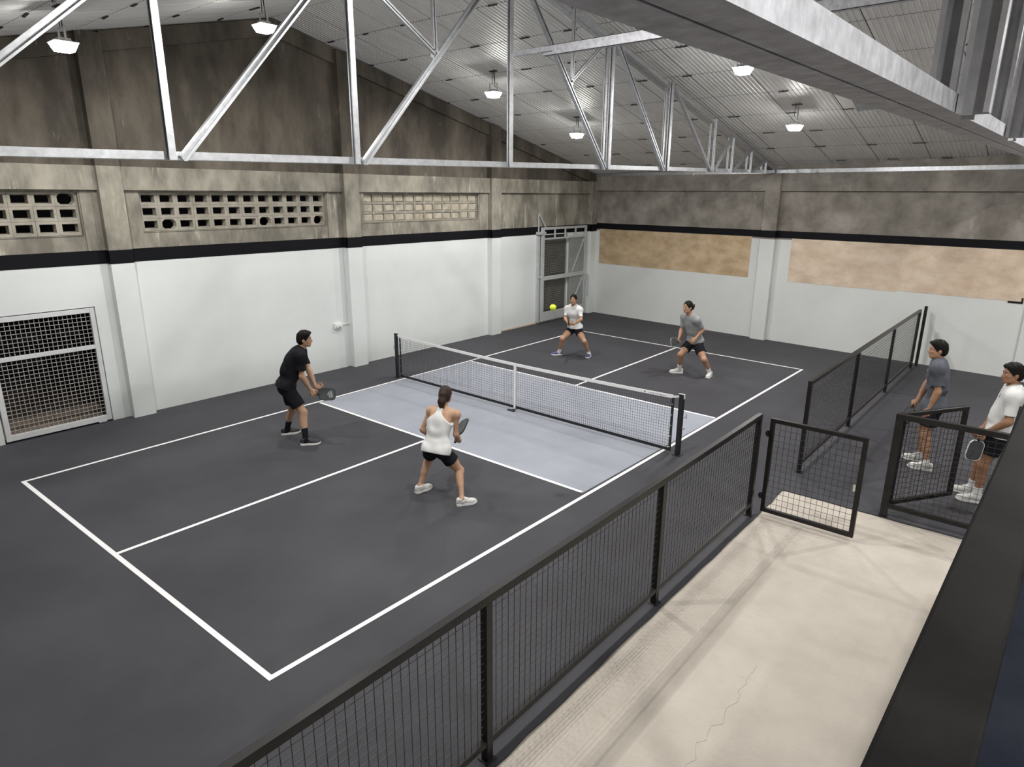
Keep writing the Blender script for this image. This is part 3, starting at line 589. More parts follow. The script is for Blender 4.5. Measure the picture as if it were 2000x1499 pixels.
def surface(fn, lo, hi, h):
    B = 8; lo = np.array(lo, np.float32); nb = np.ceil((np.array(hi) - lo) / (h * B)).astype(int); n = nb * B
    gi = np.stack(np.meshgrid(*[np.arange(k) for k in nb], indexing='ij'), -1).reshape(-1, 3); gi = gi[np.argsort(gi[:, 2] * 4096 + gi[:, 0] * 64 + gi[:, 1])]
    cen = lo + (gi * B + B / 2 - .5) * h
    dc = np.concatenate([fn(cen[i:i + 512].astype(np.float32)) for i in range(0, len(cen), 512)])
    blk = np.empty(tuple(nb), np.float32); blk[gi[:, 0], gi[:, 1], gi[:, 2]] = np.where(dc > 0, .2, -.2)
    D = np.repeat(np.repeat(np.repeat(blk, B, 0), B, 1), B, 2)
    act = gi[np.abs(dc) < h * B * .87 + .035]
    off = np.stack(np.meshgrid(*[np.arange(B)] * 3, indexing='ij'), -1).reshape(-1, 3)
    for i in range(0, len(act), 24):
        ij = (act[i:i + 24, None, :] * B + off[None]).reshape(-1, 3); D[ij[:, 0], ij[:, 1], ij[:, 2]] = fn((lo + ij * h).astype(np.float32))
    S = D < 0; c = np.zeros(tuple(n - 1), np.uint8)
    cor = [(a, b, e) for a in (0, 1) for b in (0, 1) for e in (0, 1)]
    sl = lambda a, k: slice(a, n[k] - 1 + a)
    for a, b, e in cor: c += S[sl(a, 0), sl(b, 1), sl(e, 2)]
    idx = np.argwhere((c > 0) & (c < 8)); vid = np.full(tuple(n - 1), -1, np.int32); vid[idx[:, 0], idx[:, 1], idx[:, 2]] = np.arange(len(idx))
    acc = np.zeros((len(idx), 3)); cnt = np.zeros(len(idx))
    for p in cor:
        for k in range(3):
            if p[k]: continue
            q = list(p); q[k] = 1
            d0 = D[tuple((idx + p).T)]; d1 = D[tuple((idx + q).T)]; mk = (d0 < 0) != (d1 < 0); t = np.where(mk, d0 / np.where(mk, d0 - d1, 1), 0)
            w = np.tile(np.array(p, float), (len(idx), 1)); w[:, k] = t; acc += np.where(mk[:, None], w, 0); cnt += mk
    V = lo + (idx + acc / cnt[:, None]) * h; F = []
    for k in range(3):
        u, v = (k + 1) % 3, (k + 2) % 3; s0 = [slice(1, n[j] - 1) for j in range(3)]; s0[k] = slice(0, n[k] - 1); s1 = list(s0); s1[k] = slice(1, n[k])
        a, b = S[tuple(s0)], S[tuple(s1)]; e = np.argwhere(a != b)
        if not len(e): continue
        base = e + [1 if j != k else 0 for j in range(3)]; fl = a[tuple(e.T)]
        def at(du, dv): q = base.copy(); q[:, u] -= du; q[:, v] -= dv; return vid[tuple(q.T)]
        f = np.stack([at(1, 1), at(0, 1), at(0, 0), at(1, 0)], 1); f[~fl] = f[~fl][:, ::-1]; F.append(f)
    return V, np.concatenate(F)
def sdf_obj(name, fn, lo, hi, h, mt, parent):
    V, F = surface(fn, lo, hi, h); me = bpy.data.meshes.new(name); V = V - np.array(wloc(parent))
    me.vertices.add(len(V)); me.vertices.foreach_set('co', V.astype(np.float32).ravel()); me.loops.add(F.size); me.loops.foreach_set('vertex_index', F.astype(np.int32).ravel())
    me.polygons.add(len(F)); me.polygons.foreach_set('loop_start', np.arange(0, F.size, 4, dtype=np.int32)); me.polygons.foreach_set('loop_total', np.full(len(F), 4, np.int32))
    me.polygons.foreach_set('use_smooth', np.ones(len(F), bool)); me.update(calc_edges=True); me.validate(); me.materials.append(mt)
    o = bpy.data.objects.new(name, me); C.objects.link(o); o.parent = parent; return o
def bounds(prims, pad):
    bx = [prim_box(p) for p in prims]; return np.min([b[0] for b in bx], 0) - pad, np.max([b[1] for b in bx], 0) + pad
nv_ = lambda v: np.array(v, float) / np.linalg.norm(v)
def skinmat(n, c): return mat(n, c, .5, c2=[x * .88 for x in c], scale=14, spec=.35)
def cloth(n, c, c2=None, r=.85): return mat(n, c, r, c2=c2 or [min(1, x * 1.15 + .002) for x in c], scale=9, bump=.07, bscale=160, spec=.06)
SK = {'a': skinmat('skin_light', (.47, .285, .185)), 'b': skinmat('skin_tan', (.42, .235, .145)), 'c': skinmat('skin_brown', (.32, .17, .10))}
HAIR = mat('black_hair', (.005, .0045, .0045), .6, c2=(.010, .009, .0085), scale=60, bump=.3, bscale=120, spec=.14)
HAIRB = mat('brown_hair', (.022, .013, .010), .42, c2=(.045, .028, .021), scale=60, bump=.5, bscale=120, spec=.15)
EYEW = mat('eye_white', (.7, .7, .68), .3); EYED = mat('dark_iris', (.012, .008, .006), .2); LIP = mat('lips', (.30, .11, .09), .5)
BLK = cloth('black_fabric', (.010, .010, .013), (.018, .018, .022)); WHT = cloth('white_fabric', (.62, .62, .61), (.70, .70, .69)); GRY = cloth('grey_fabric', (.24, .245, .25), (.31, .315, .32)); DGR = cloth('slate_fabric', (.088, .095, .112), (.12, .128, .15))
SHW = mat('white_shoe', (.70, .69, .66), .6, c2=(.60, .59, .56), scale=20, bump=.3, bscale=120); LACE = mat('grey_lace', (.33, .33, .33), .7); SHB = mat('black_shoe', (.015, .015, .017), .6, c2=(.05, .05, .052), scale=24, bump=.3, bscale=120); SHP = mat('purple_shoe', (.045, .035, .13), .55, c2=(.10, .085, .25), scale=24); SOLEW = mat('white_sole', (.78, .77, .74), .5); SOLEB = mat('dark_sole', (.02, .02, .02), .6)
PADF = mat('charcoal_paddle_face', (.05, .056, .06), .5, c2=(.065, .072, .076), scale=30); PADE = mat('paddle_edge', (.012, .012, .012), .4); PADG = mat('pale_paddle_print', (.30, .30, .27), .5)

def hand_prims(w, hd, pn, right, s, curl, spread=.12):
    hd = nv_(hd); pn = np.array(pn, float); pn = nv_(pn - hd * (pn @ hd)); sd = np.cross(hd, pn) * (1 if right else -1); w = np.array(w); P = []
    kn = w + hd * .085 * s
    for t in (-.028, -.009, .010, .028):
        P.append(cap(w + hd * .012 * s + sd * t * .7 * s, kn + sd * t * s, .017 * s, .0135 * s, .014))
    L = ((.042, .026, .022), (.047, .030, .023), (.043, .028, .022), (.033, .021, .019))
    for j, t in enumerate((.029, .010, -.010, -.028)):
        a = kn + sd * t * s; ang = 0
        for q in range(3):
            ang += curl[q]; d = hd * math.cos(ang) + pn * math.sin(ang) + sd * spread * (t / .03) * (1 if q == 0 else .3); d = nv_(d); b = a + d * L[j][q] * s
            P.append(cap(a, b, (.0100 - .0008 * q) * s, (.0092 - .0008 * q) * s, .006)); a = b
    a = w + hd * .022 * s + sd * .026 * s; d = nv_(hd * .62 + sd * .62 + pn * .42); b = a + d * .046 * s; P.append(cap(a, b, .0145 * s, .0115 * s, .014))
    d = nv_(hd * .85 + sd * .05 + pn * .55); c2 = b + d * .032 * s; P.append(cap(b, c2, .0112 * s, .0095 * s, .006)); d = nv_(hd * .7 - sd * .35 + pn * .6); P.append(cap(c2, c2 + d * .024 * s, .0095 * s, .008 * s, .006))
    return P

def person(q, label, h=.0056):
    s = q['H'] / 1.75; fem = q.get('fem', False); A = {k: np.array(v, float) for k, v in q.items() if isinstance(v, (list, tuple)) and len(v) == 3 and k != 'curl'}
    f = np.array([q['face'][0], q['face'][1], 0.]); f = nv_(f); UP = np.array([0, 0, 1.])
    root = thing('person', label, 'person', ((A['ankL'][0] + A['ankR'][0]) / 2, (A['ankL'][1] + A['ankR'][1]) / 2, 0))
    pel, nk = A['pelvis'], A['neck']; t = nv_(nk - pel); L = np.linalg.norm(nk - pel)
    rs = nv_(A['shR'] - A['shL']); rp = nv_(A['hipR'] - A['hipL']); rm = nv_(rs + rp)
    fw = lambda r: nv_(np.cross(t, r))
    fat = q.get('fat', 1. if fem else 1.08); wd = .93 if fem else 1.
    # torso
    lean = q.get('bow', .02)
    def sp(u): return pel + t * L * u - fw(rm) * lean * math.sin(math.pi * min(u, 1))
    def torso(g, k):
        T = [cap(pel - rp * .068 * s - t * .01, pel + rp * .068 * s - t * .01, (.112 if fem else .106) * s + g, (.112 if fem else .106) * s + g, k)]
        for r_ in (-1, 1): T.append(cap(A['hipL' if r_ < 0 else 'hipR'] - fw(rp) * .045 * s - t * .01, A['hipL' if r_ < 0 else 'hipR'] - fw(rp) * .03 * s + t * .06, .074 * s + g, .066 * s + g, k))
        w = sp(.36); T.append(cap(w - rm * .052 * s * wd, w + rm * .052 * s * wd, .098 * s * wd * fat + g, .098 * s * wd * fat + g, k))
        if fat > 1.1: T.append(ell(sp(.30) + fw(rm) * .055, np.array([rm, fw(rm), t]), np.array([.13, .11, .16]) * s, k))
        w = sp(.64); T.append(cap(w - rs * .072 * s * wd, w + rs * .072 * s * wd, .107 * s * wd + g, .107 * s * wd + g, k))
        w = sp(.84); T.append(cap(w - rs * .098 * s * wd, w + rs * .098 * s * wd, .082 * s + g, .082 * s + g, k))
        for S_ in ('shL', 'shR'): T += [cap(A[S_], A[S_], .052 * s * wd + g * .5, .052 * s * wd + g * .5, k), cap(nk - t * .015 * s, A[S_] + UP * .012, .052 * s + g * .6, .043 * s + g, k)]
        if fem:
            for r_ in (-1, 1): c = sp(.66) + rs * .065 * s * r_ + fw(rs) * .075 * s; T.append(cap(c, c, .049 * s + g, .049 * s + g, k))
        return T
    bodyp = torso(0, .05)
    hc = A['head']; hf = q.get('look'); hf = f if hf is None else nv_(np.array(hf, float)); hr = nv_(np.cross(hf, UP)); hu = np.cross(hr, hf); hs = s * q.get('hs', 1.)
    H = lambda a, b, c: hc + hr * a * hs + hf * b * hs + hu * c * hs
    HA = np.array([hr, hf, hu])
    bodyp += [cap(nk - t * .03, H(0, -.022, -.055), (.050 if fem else .058) * s, (.046 if fem else .054) * s, .03)]
    bodyp += [ell(H(0, -.008, .022), HA, np.array([.075, .095, .098]) * hs, .02), ell(H(0, .022, -.045), HA, np.array([.060, .068, .070]) * hs, .025), cap(H(-.012, .066, -.094), H(.012, .066, -.094), .021 * hs, .021 * hs, .03),
              cap(H(-.035, .04, -.075), H(-.045, -.005, -.055), .022 * hs, .022 * hs, .03), cap(H(.035, .04, -.075), H(.045, -.005, -.055), .022 * hs, .022 * hs, .03),
              cap(H(0, .083, .006), H(0, .104, -.030), .008 * hs, .0125 * hs, .014), cap(H(-.012, .092, -.034), H(.012, .092, -.034), .008 * hs, .008 * hs, .010), cap(H(-.036, .078, .017), H(.036, .078, .017), .010 * hs, .010 * hs, .016),
              cap(H(-.016, .085, -.062), H(.016, .085, -.062), .009 * hs, .009 * hs, .012)]
    for e in (-1, 1): bodyp += [ell(H(e * .077, -.012, -.012), HA, np.array([.012, .021, .032]) * hs, .008), cap(H(e * .04, .064, -.022), H(e * .05, .05, -.03), .016 * hs, .016 * hs, .02)]
    # arms, hands, legs
    for S_ in 'LR':
        sh, el, wr = A['sh' + S_], A['elb' + S_], A['wri' + S_]; a = (.86 if fem else 1.) * s
        bodyp += [cap(sh, el, .047 * a, .038 * a, .035), cap(el, wr, .040 * a, .027 * a, .02), cap(el + (wr - el) * .12, el + (wr - el) * .45, .041 * a, .034 * a, .03)]
        hd = q.get('hand' + S_) or nv_(wr - el); pn = q.get('palm' + S_) or (0, 0, -1); bodyp += hand_prims(wr - nv_(hd) * .005, hd, pn, S_ == 'R', s * (.92 if fem else 1.), q.get('curl' + S_, (.5, .6, .4)))
        hp, kn, an = A['hip' + S_], A['knee' + S_], A['ank' + S_]; ft = nv_(A['foot' + S_]); a = (.95 if fem else 1.) * s
        bk = -ft; sh_d = nv_(an - kn); bk = nv_(bk - sh_d * (bk @ sh_d))
        bodyp += [cap(hp, kn, (.098 if fem else .092) * a, (.061 if fem else .059) * a, .04), cap(hp + (kn - hp) * .1 - 0, hp + (kn - hp) * .6, .085 * a, .070 * a, .05), cap(kn, an, .054 * a, .034 * a, .03), cap(kn + (an - kn) * .14 + bk * .016 * a, kn + (an - kn) * .50 + bk * .016 * a, .050 * a, .036 * a, .04),
                  cap(kn + (an - kn) * .0 - bk * .012 * a, kn + (an - kn) * .04 - bk * .012 * a, .046 * a, .044 * a, .03), cap(an, an + ft * .10 * s - UP * .040 * s, .034 * s, .026 * s, .03), cap(an, an - ft * .03 * s - UP * .045 * s, .032 * s, .028 * s, .02)]
    lo, hi = bounds(bodyp, .03)
    sdf_obj('body', lambda P: union(bodyp, P), lo, hi, h, SK[q['skin']], root)
    # shirt
    wr1, wr2 = rnd.uniform(0, 6), rnd.uniform(0, 6)
    def folds(P, amp):
        a = (P - pel.astype(np.float32)); x = a @ rm.astype(np.float32); y = a @ t.astype(np.float32); z = a @ fw(rm).astype(np.float32)
        return amp * (np.sin(y * 46 + 5 * np.sin(x * 9 + wr1) + 3 * np.sin(z * 8)) * .6 * np.exp(-((y - .10) / .14) ** 2) + np.sin(x * 34 + y * 22 + 4 * np.sin(z * 9 + wr2)) * .45)
    tank = q.get('tank'); drop = q.get('hem', -.05)
    shp = torso(.016 * s if fem and not q.get('loose') else .022 * s, .08)
    dl = lambda P, c, nrm: (P - np.array(c, np.float32)) @ np.array(nrm, np.float32)
    hem_c = pel + t * drop
    shp += [cap(hem_c - rp * .066 * s, hem_c + rp * .066 * s, (.132 if fem else .137) * s * (1 + .3 * (fat - 1)), (.132 if fem else .137) * s * (1 + .3 * (fat - 1)), .06)]
    slv = []
    if not tank:
        for S_ in 'LR':
            sh, el = A['sh' + S_], A['elb' + S_]; e = sh + (el - sh) * q.get('sleeve', .62); d = nv_(el - sh); a = (.9 if fem else 1.) * s; slv.append((cap(sh, e + d * .06, (.050 if fem else .054) * a, (.058 if fem else .065) * a, .04), e, d))
    def shirt(P):
        d = union(shp, P) + folds(P, .0045)
        d = np.maximum(d, -dl(P, hem_c, t))
        for pr, e, dd in slv:
            b = np.maximum(prim_d(pr, P) + folds(P, .003), dl(P, e, dd)); hh = np.maximum(.07 - np.abs(d - b), 0) / .07; d = np.minimum(d, b) - hh * hh * .0175
        nc = nk + fw(rs) * .045 * s + t * .055 * s
        if tank:
            d = np.maximum(d, -(prim_d(cap(nk + t * .03 + fw(rs) * .03, nk + t * .04 + fw(rs) * .12, .075 * s, .09 * s), P)))
            d = np.maximum(d, dl(P, nk + t * .002, t))
            qn = P - nk.astype(np.float32); xa = np.abs(qn @ rs.astype(np.float32)); yn = qn @ t.astype(np.float32); zf = qn @ fw(rs).astype(np.float32)
            u_ = np.clip((-.055 - yn) / .17, 0, 1); u_ = u_ * u_ * (3 - 2 * u_); d = np.maximum(d, (xa - (.036 + .03 * np.clip((zf + .04) / .12, 0, 1) + .145 * u_)) * .7)
        else: d = np.maximum(d, -(prim_d(cap(nk + t * .02, nc, .060 * s, .066 * s), P)))
        return d
    bb = shp + [x[0] for x in slv]; lo, hi = bounds(bb, .03); hs_ = h
    o = sdf_obj('shirt', shirt, lo, hi, hs_, q['shirt'], root)
    # shorts
    shl = []
    for S_ in 'LR':
        hp, kn = A['hip' + S_], A['knee' + S_]; d = nv_(kn - hp); e = hp + (kn - hp) * q.get('short', .58); a = s * (.95 if fem else 1.)
        shl.append((cap(hp + d * .01, e + d * .05, .108 * a, (.103 if not fem else .112) * a, .04), e, d))
    spp = [p_ for p_ in torso(.013 * s, .05)[:3]]
    def shorts(P):
        d = np.maximum(union(spp, P), dl(P, pel + t * .07 * s, t))
        for pr, e, dd in shl:
            b = np.maximum(prim_d(pr, P) + folds(P, .0035), dl(P, e, dd)); hh = np.maximum(.05 - np.abs(d - b), 0) / .05; d = np.minimum(d, b) - hh * hh * .0125
        return np.maximum(d, np.minimum(.014 - shirt(P), dl(P, hem_c, t) - .055))
    lo, hi = bounds(spp + [x[0] for x in shl], .03); sdf_obj('shorts', shorts, lo, hi, h, q['shorts'], root)
    # hair
    st = q['style']; n1 = (.814, -.581); hp_ = [ell(H(0, -.014, .030), HA, np.array([.088, .109, .109]) * hs, .02), ell(H(0, -.045, -.02), HA, np.array([.078, .072, .08]) * hs, .03)]
    if st == 'thick': hp_ += [ell(H(0, .018, .078), HA, np.array([.080, .094, .056]) * hs, .03)]
    if st == 'short': hp_ += [ell(H(0, .022, .080), HA, np.array([.072, .088, .046]) * hs, .03)]
    low = {'thick': -.070, 'short': -.068, 'pony': -.085, 'bun': -.075, 'low': -.085}[st]; cc = q.get('hairline', .026)
    tl = []
    if st == 'pony': tl = [cap(H(0, -.10, .03), H(0, -.122, .03), .024 * hs, .028 * hs, .02), cap(H(0, -.122, .03), H(-.01, -.135, -.07), .040 * hs, .050 * hs, .03), cap(H(-.01, -.135, -.07), H(-.025, -.105, -.25), .052 * hs, .018 * hs, .03)]
    if st == 'bun': tl = [cap(H(0, -.11, .0), H(0, -.15, -.005), .022 * hs, .036 * hs, .015), cap(H(.005, -.155, -.03), H(.0, -.145, -.055), .028 * hs, .020 * hs, .012), cap(H(.0, -.17, .015), H(0, -.188, .03), .018 * hs, .013 * hs, .01)]
    if st == 'low': tl = [cap(H(0, -.10, -.03), H(.01, -.12, -.06), .024 * hs, .028 * hs, .02), cap(H(.01, -.12, -.06), H(.015, -.11, -.13), .028 * hs, .012 * hs, .02)]
    def hair(P):
        qh = (P - hc.astype(np.float32)); b = qh @ hf.astype(np.float32) / hs; c_ = qh @ hu.astype(np.float32) / hs; a_ = np.abs(qh @ hr.astype(np.float32)) / hs
        d = union(hp_, P) + .0022 * np.sin(b * 130 + 6 * np.sin(c_ * 40)) * hs
        d = np.maximum(d, (b * .814 - c_ * .581 - cc - .018 * np.exp(-(a_ / .03) ** 2) * (0 if st in ('thick', 'short') else -1)) * hs); d = np.maximum(d, (low - c_ - np.maximum(-b - .03, 0) * .35) * hs)
        ear = np.sqrt((b + .012) ** 2 + (c_ + .022) ** 2 + ((a_ - .085) * .8) ** 2) - .032; d = np.maximum(d, -ear * hs)
        if tl: e = union(tl, P); hh = np.maximum(.015 - np.abs(d - e), 0) / .015; d = np.minimum(d, e) - hh * hh * .00375
        return d
    lo, hi = bounds(hp_ + tl, .02); sdf_obj('hair', hair, lo, hi, .0055, q.get('hairmat', HAIR), root)
    if st == 'pony': m = MB(); m.cyl(H(0, -.098, .031), H(0, -.112, .031), .029 * hs, 12); m.build('hair_tie', q.get('tie', BLK), root, smooth=True)
    # face
    for e in (-1, 1):
        for nm, c, rx, ry, rz, mt in (('eye', H(e * .031, .078, .000), .0140, .008, .0052, EYEW), ('iris', H(e * .030, .0835, .000), .0062, .004, .0050, EYED)):
            o = MB(); vs = []; fsx = []; nn = 10
            for i in range(1, 6):
                for j in range(nn): th = math.pi * i / 6; ph = 2 * math.pi * j / nn; vs.append(c + (hr * rx * math.sin(th) * math.cos(ph) + hf * ry * math.sin(th) * math.sin(ph) + hu * rz * math.cos(th)) * hs)
            for i in range(4):
                for j in range(nn): fsx.append((i * nn + j, (i + 1) * nn + j, (i + 1) * nn + (j + 1) % nn, i * nn + (j + 1) % nn))
            fsx += [tuple(range(nn))[::-1], tuple(range(4 * nn, 5 * nn))]; o.add(vs, fsx); eo = o.build(nm, mt, root if nm == 'eye' else eo_, smooth=True)
            if nm == 'eye': eo_ = eo
        m = MB(); m.bar(H(e * .017, .0885, .0215), H(e * .034, .0845, .0265), .006 * hs, .0065 * hs, hf); m.bar(H(e * .034, .0845, .0265), H(e * .047, .073, .022), .006 * hs, .0055 * hs, hf); m.build('eyebrow', HAIR, root, smooth=True)
    m = MB(); m.bar(H(-.021, .0875, -.0625), H(0, .0955, -.0605), .008 * hs, .011 * hs, hf); m.bar(H(.021, .0875, -.0625), H(0, .0955, -.0605), .008 * hs, .011 * hs, hf); m.build('lips', LIP, root, smooth=True)
    # socks and shoes
    for S_ in 'LR':
        an, kn, ft = A['ank' + S_], A['knee' + S_], nv_(A['foot' + S_]); up = nv_(kn - an); side = np.cross(ft, UP); base = np.array([an[0], an[1], q.get('gz', 0.)]) + ft * .0
        top = q.get('sock', .06) * s
        if top > 0:
            sk = [cap(an - UP * .04, an + up * (top + .05), .042 * s, (.048 if top > .1 else .043) * s), cap(an - UP * .01, an + ft * .07 * s - UP * .03 * s, .041 * s, .036 * s)]; lo, hi = bounds(sk, .02)
            sdf_obj('sock', lambda P: np.maximum(union(sk, P), dl(P, an + up * top, up)), lo, hi, .006, q['sockmat'], root)
        G = lambda a, b, c: base + side * a * s + ft * b * s + UP * c * s; Fa = np.array([side, ft, UP])
        up_ = [ell(G(0, .115, .045), Fa, np.array([.046, .095, .040]) * s, .03), ell(G(0, -.035, .055), Fa, np.array([.038, .050, .058]) * s, .03), cap(G(0, -.022, .098), G(0, .055, .072), .041 * s, .036 * s, .03)]
        cut = G(0, 0, .022); cl = G(0, -.005, .116)
        def shoe(P):
            d = union(up_, P); d = np.maximum(d, -dl(P, cut, UP)); return np.maximum(d, dl(P, cl, nv_(UP - ft * .22)))
        lo, hi = bounds(up_, .015); so = sdf_obj('shoe', shoe, lo, hi, .0065, q['shoe'], root)
        m = MB(); out = [(-.030, -.078), (.030, -.078), (.040, -.045), (.037, .02), (.047, .10), (.046, .15), (.034, .195), (.010, .216), (-.014, .214), (-.036, .192), (-.046, .15), (-.044, .10), (-.035, .02), (-.040, -.045)]
        k = len(out); vs = [G(a * (1.04 if z < .02 else 1.), b, z + (.012 * max(0, (b - .14) / .07) if z < .02 else .006 * max(0, (b - .12) / .08))) for z in (0.001, .030) for a, b in out]
        m.add(vs, [(i, (i + 1) % k, k + (i + 1) % k, k + i) for i in range(k)] + [tuple(range(k))[::-1], tuple(range(k, 2 * k))]); m.build('sole', q.get('sole', SOLEW), so)
        m = MB()
        for j in range(4): b = .045 + j * .024; zz = .109 - j * .0105; m.bar(G(-.024, b, zz - .006), G(0, b + .004, zz), .007 * s, .005 * s, ft); m.bar(G(.024, b, zz - .006), G(0, b + .004, zz), .007 * s, .005 * s, ft)
        m.build('laces', q.get('lace', LACE), so)
    return root, dict(pel=pel, nk=nk, t=t, fw=fw(rs), rs=rs, H=H, hf=hf, hr=hr, hu=hu, s=s, sp=sp)

def paddle(grip, d, nrm, label, hw=.097, hl=.27, edge=None, wood=None, printed=False):
    d = nv_(d); nrm = np.array(nrm, float); nrm = nv_(nrm - d * (nrm @ d)); sd = np.cross(d, nrm); g = np.array(grip, float)
    t = thing('pickleball_paddle', label, 'paddle', tuple(g), 'pickleball paddles')
    G = lambda a, b, c: g + sd * a + d * b + nrm * c
    def outline(w, L, b0, r=.06):
        pts = []; 
        for cx, cy, a0 in ((w - r, b0 + L - r, 0), (-(w - r), b0 + L - r, 90), (-(w - r), b0 + r + .02, 180), (w - r, b0 + r + .02, 270)):
            for k in range(7):
                an = math.radians(a0 + 15 * k); rr = r if a0 < 180 else r + .02; px, py = cx + r * math.cos(an), cy + rr * math.sin(an); pts.append((px, py))
        return pts
    def slab_(pts, th): m = MB(); k = len(pts); m.add([G(a, b, c) for c in (-th, th) for a, b in pts], [(i, (i + 1) % k, k + (i + 1) % k, k + i) for i in range(k)] + [tuple(range(k))[::-1], tuple(range(k, 2 * k))]); return m
    slab_(outline(hw - .004, hl - .008, .069), .0075).build('face', PADF, t)
    o, i = outline(hw, hl, .065), outline(hw - .006, hl - .012, .071); k = len(o); m = MB()
    vs = [G(a, b, c) for c in (-.0085, .0085) for a, b in o] + [G(a, b, c) for c in (-.0085, .0085) for a, b in i]
    m.add(vs, [f for j in range(k) for q in [(j + 1) % k] for f in ((j, q, k + q, k + j), (2 * k + j, 3 * k + j, 3 * k + q, 2 * k + q), (j, 2 * k + j, 2 * k + q, q), (k + j, k + q, 3 * k + q, 3 * k + j))]); m.build('edge_guard', edge or PADE, t)
    m = MB(); oc = [(.016, .008), (.010, .013), (-.010, .013), (-.016, .008), (-.016, -.008), (-.010, -.013), (.010, -.013), (.016, -.008)]
    vs = [G(a * f, b, c * f) for b, f in ((-.062, 1.1), (-.055, 1.02), (.06, 1.), (.085, .8)) for a, c in oc]; m.add(vs, [(j * 8 + i_, j * 8 + (i_ + 1) % 8, j * 8 + 8 + (i_ + 1) % 8, j * 8 + 8 + i_) for j in range(3) for i_ in range(8)] + [tuple(range(8))[::-1], tuple(range(24, 32))]); m.build('handle', PADE, t)
    if printed:
        m = MB()
        for sg in (-1, 1):
            for a0, b0, a1, b1, w in ((-.05, .26, .05, .285, .030), (-.035, .225, .055, .25, .022), (.0, .20, .03, .30, .010)): m.bar(G(a0, b0, sg * .0078), G(a1, b1, sg * .0078), .0006, w, nrm)
        m.build('face_print', PADG, t)
    return t

def grip(q, side, d, nrm):
    # close the hand of q round a handle running along d; returns the grip centre
    w, e = np.array(q['wri' + side]), np.array(q['elb' + side]); fore = nv_(w - e); d = nv_(d); n = np.array(nrm, float); n = nv_(n - d * (n @ d)); best = None
    for sg in (1, -1):
        pn = n * sg; ee = np.cross(pn, d) * (1 if side == 'R' else -1); hd = nv_(.55 * d + .83 * ee)
        if best is None or hd @ fore > best[0]: best = (hd @ fore, hd, pn)
    q['hand' + side], q['palm' + side], q['curl' + side] = list(best[1]), list(best[2]), (.85, 1.25, .95)
    sz = q['H'] / 1.75 * (.92 if q.get('fem') else 1.); return w + best[1] * .082 * sz + best[2] * .030 * sz
P1 = dict(H=1.8, face=[.552, .834], look=[.62, .78, -.04], pelvis=[-1.64, -3.509, .939], neck=[-1.514, -3.296, 1.469], hipL=[-1.715, -3.459, .885], kneeL=[-1.77, -3.36, .47], ankL=[-1.946, -3.41, .094], footL=[.447, .894, 0.], shL=[-1.686, -3.182, 1.406], elbL=[-1.53, -3.17, 1.113], wriL=[-1.36, -3.185, .885], hipR=[-1.565, -3.559, .885], kneeR=[-1.388, -3.423, .504], ankR=[-1.299, -3.472, .094], footR=[.65, .76, 0.], shR=[-1.341, -3.411, 1.406], elbR=[-1.35, -3.414, 1.097], wriR=[-1.318, -3.299, .855], head=[-1.490, -3.225, 1.625],
    skin='a', shirt=BLK, shorts=BLK, shoe=SHB, sock=.17, sockmat=BLK, style='thick', fat=1.13, loose=True, lace=SHB, short=.74, sleeve=.72, bow=.045, handL=[.75, .55, -.25], palmL=[.2, -.5, .5], curlL=(.7, .9, .6), hem=-.06)
P2 = dict(H=1.62, fem=True, face=[-.3, .954], look=[-.47, .87, -.14], pelvis=[1.655, -3.457, .725], neck=[1.62, -3.29, 1.188], hipL=[1.576, -3.482, .677], kneeL=[1.325, -3.29, .415], ankL=[1.333, -3.478, .084], footL=[.1, .99, 0.], shL=[1.437, -3.345, 1.12], elbL=[1.375, -3.44, .88], wriL=[1.385, -3.263, .714], hipR=[1.732, -3.432, .677], kneeR=[1.827, -3.228, .369], ankR=[2.02, -3.391, .084], footR=[.5, .86, 0.], shR=[1.800, -3.234, 1.12], elbR=[1.79, -3.249, .861], wriR=[1.701, -3.087, .699], head=[1.600, -3.228, 1.340],
    skin='a', shirt=WHT, shorts=BLK, shoe=SHW, sock=.03, sockmat=WHT, style='pony', hairmat=HAIRB, tank=True, hem=-.085, short=.52, loose=True, bow=.03)
P3 = dict(H=1.64, fem=True, face=[0., -1.], look=[.34, -.94, -.02], pelvis=[-1.602, 4.313, .697], neck=[-1.625, 4.273, 1.215], hipL=[-1.52, 4.313, .648], kneeL=[-1.223, 4.174, .416], ankL=[-1.195, 4.369, .085], footL=[.25, -.968, 0.], shL=[-1.448, 4.28, 1.13], elbL=[-1.33, 4.171, .936], wriL=[-1.463, 4.06, .812], hipR=[-1.684, 4.313, .648], kneeR=[-1.735, 3.977, .435], ankR=[-1.875, 4.059, .085], footR=[-.65, -.76, 0.], shR=[-1.803, 4.255, 1.13], elbR=[-1.784, 4.139, .914], wriR=[-1.594, 4.016, .817], head=[-1.595, 4.200, 1.385],
    skin='b', shirt=WHT, shorts=BLK, shoe=SHP, sock=.08, sockmat=WHT, style='low', sleeve=.74, hem=-.02, short=.40, handL=[-.55, -.75, .2], palmL=[-.75, .3, .3], curlL=(.5, .7, .5), lace=SOLEW)
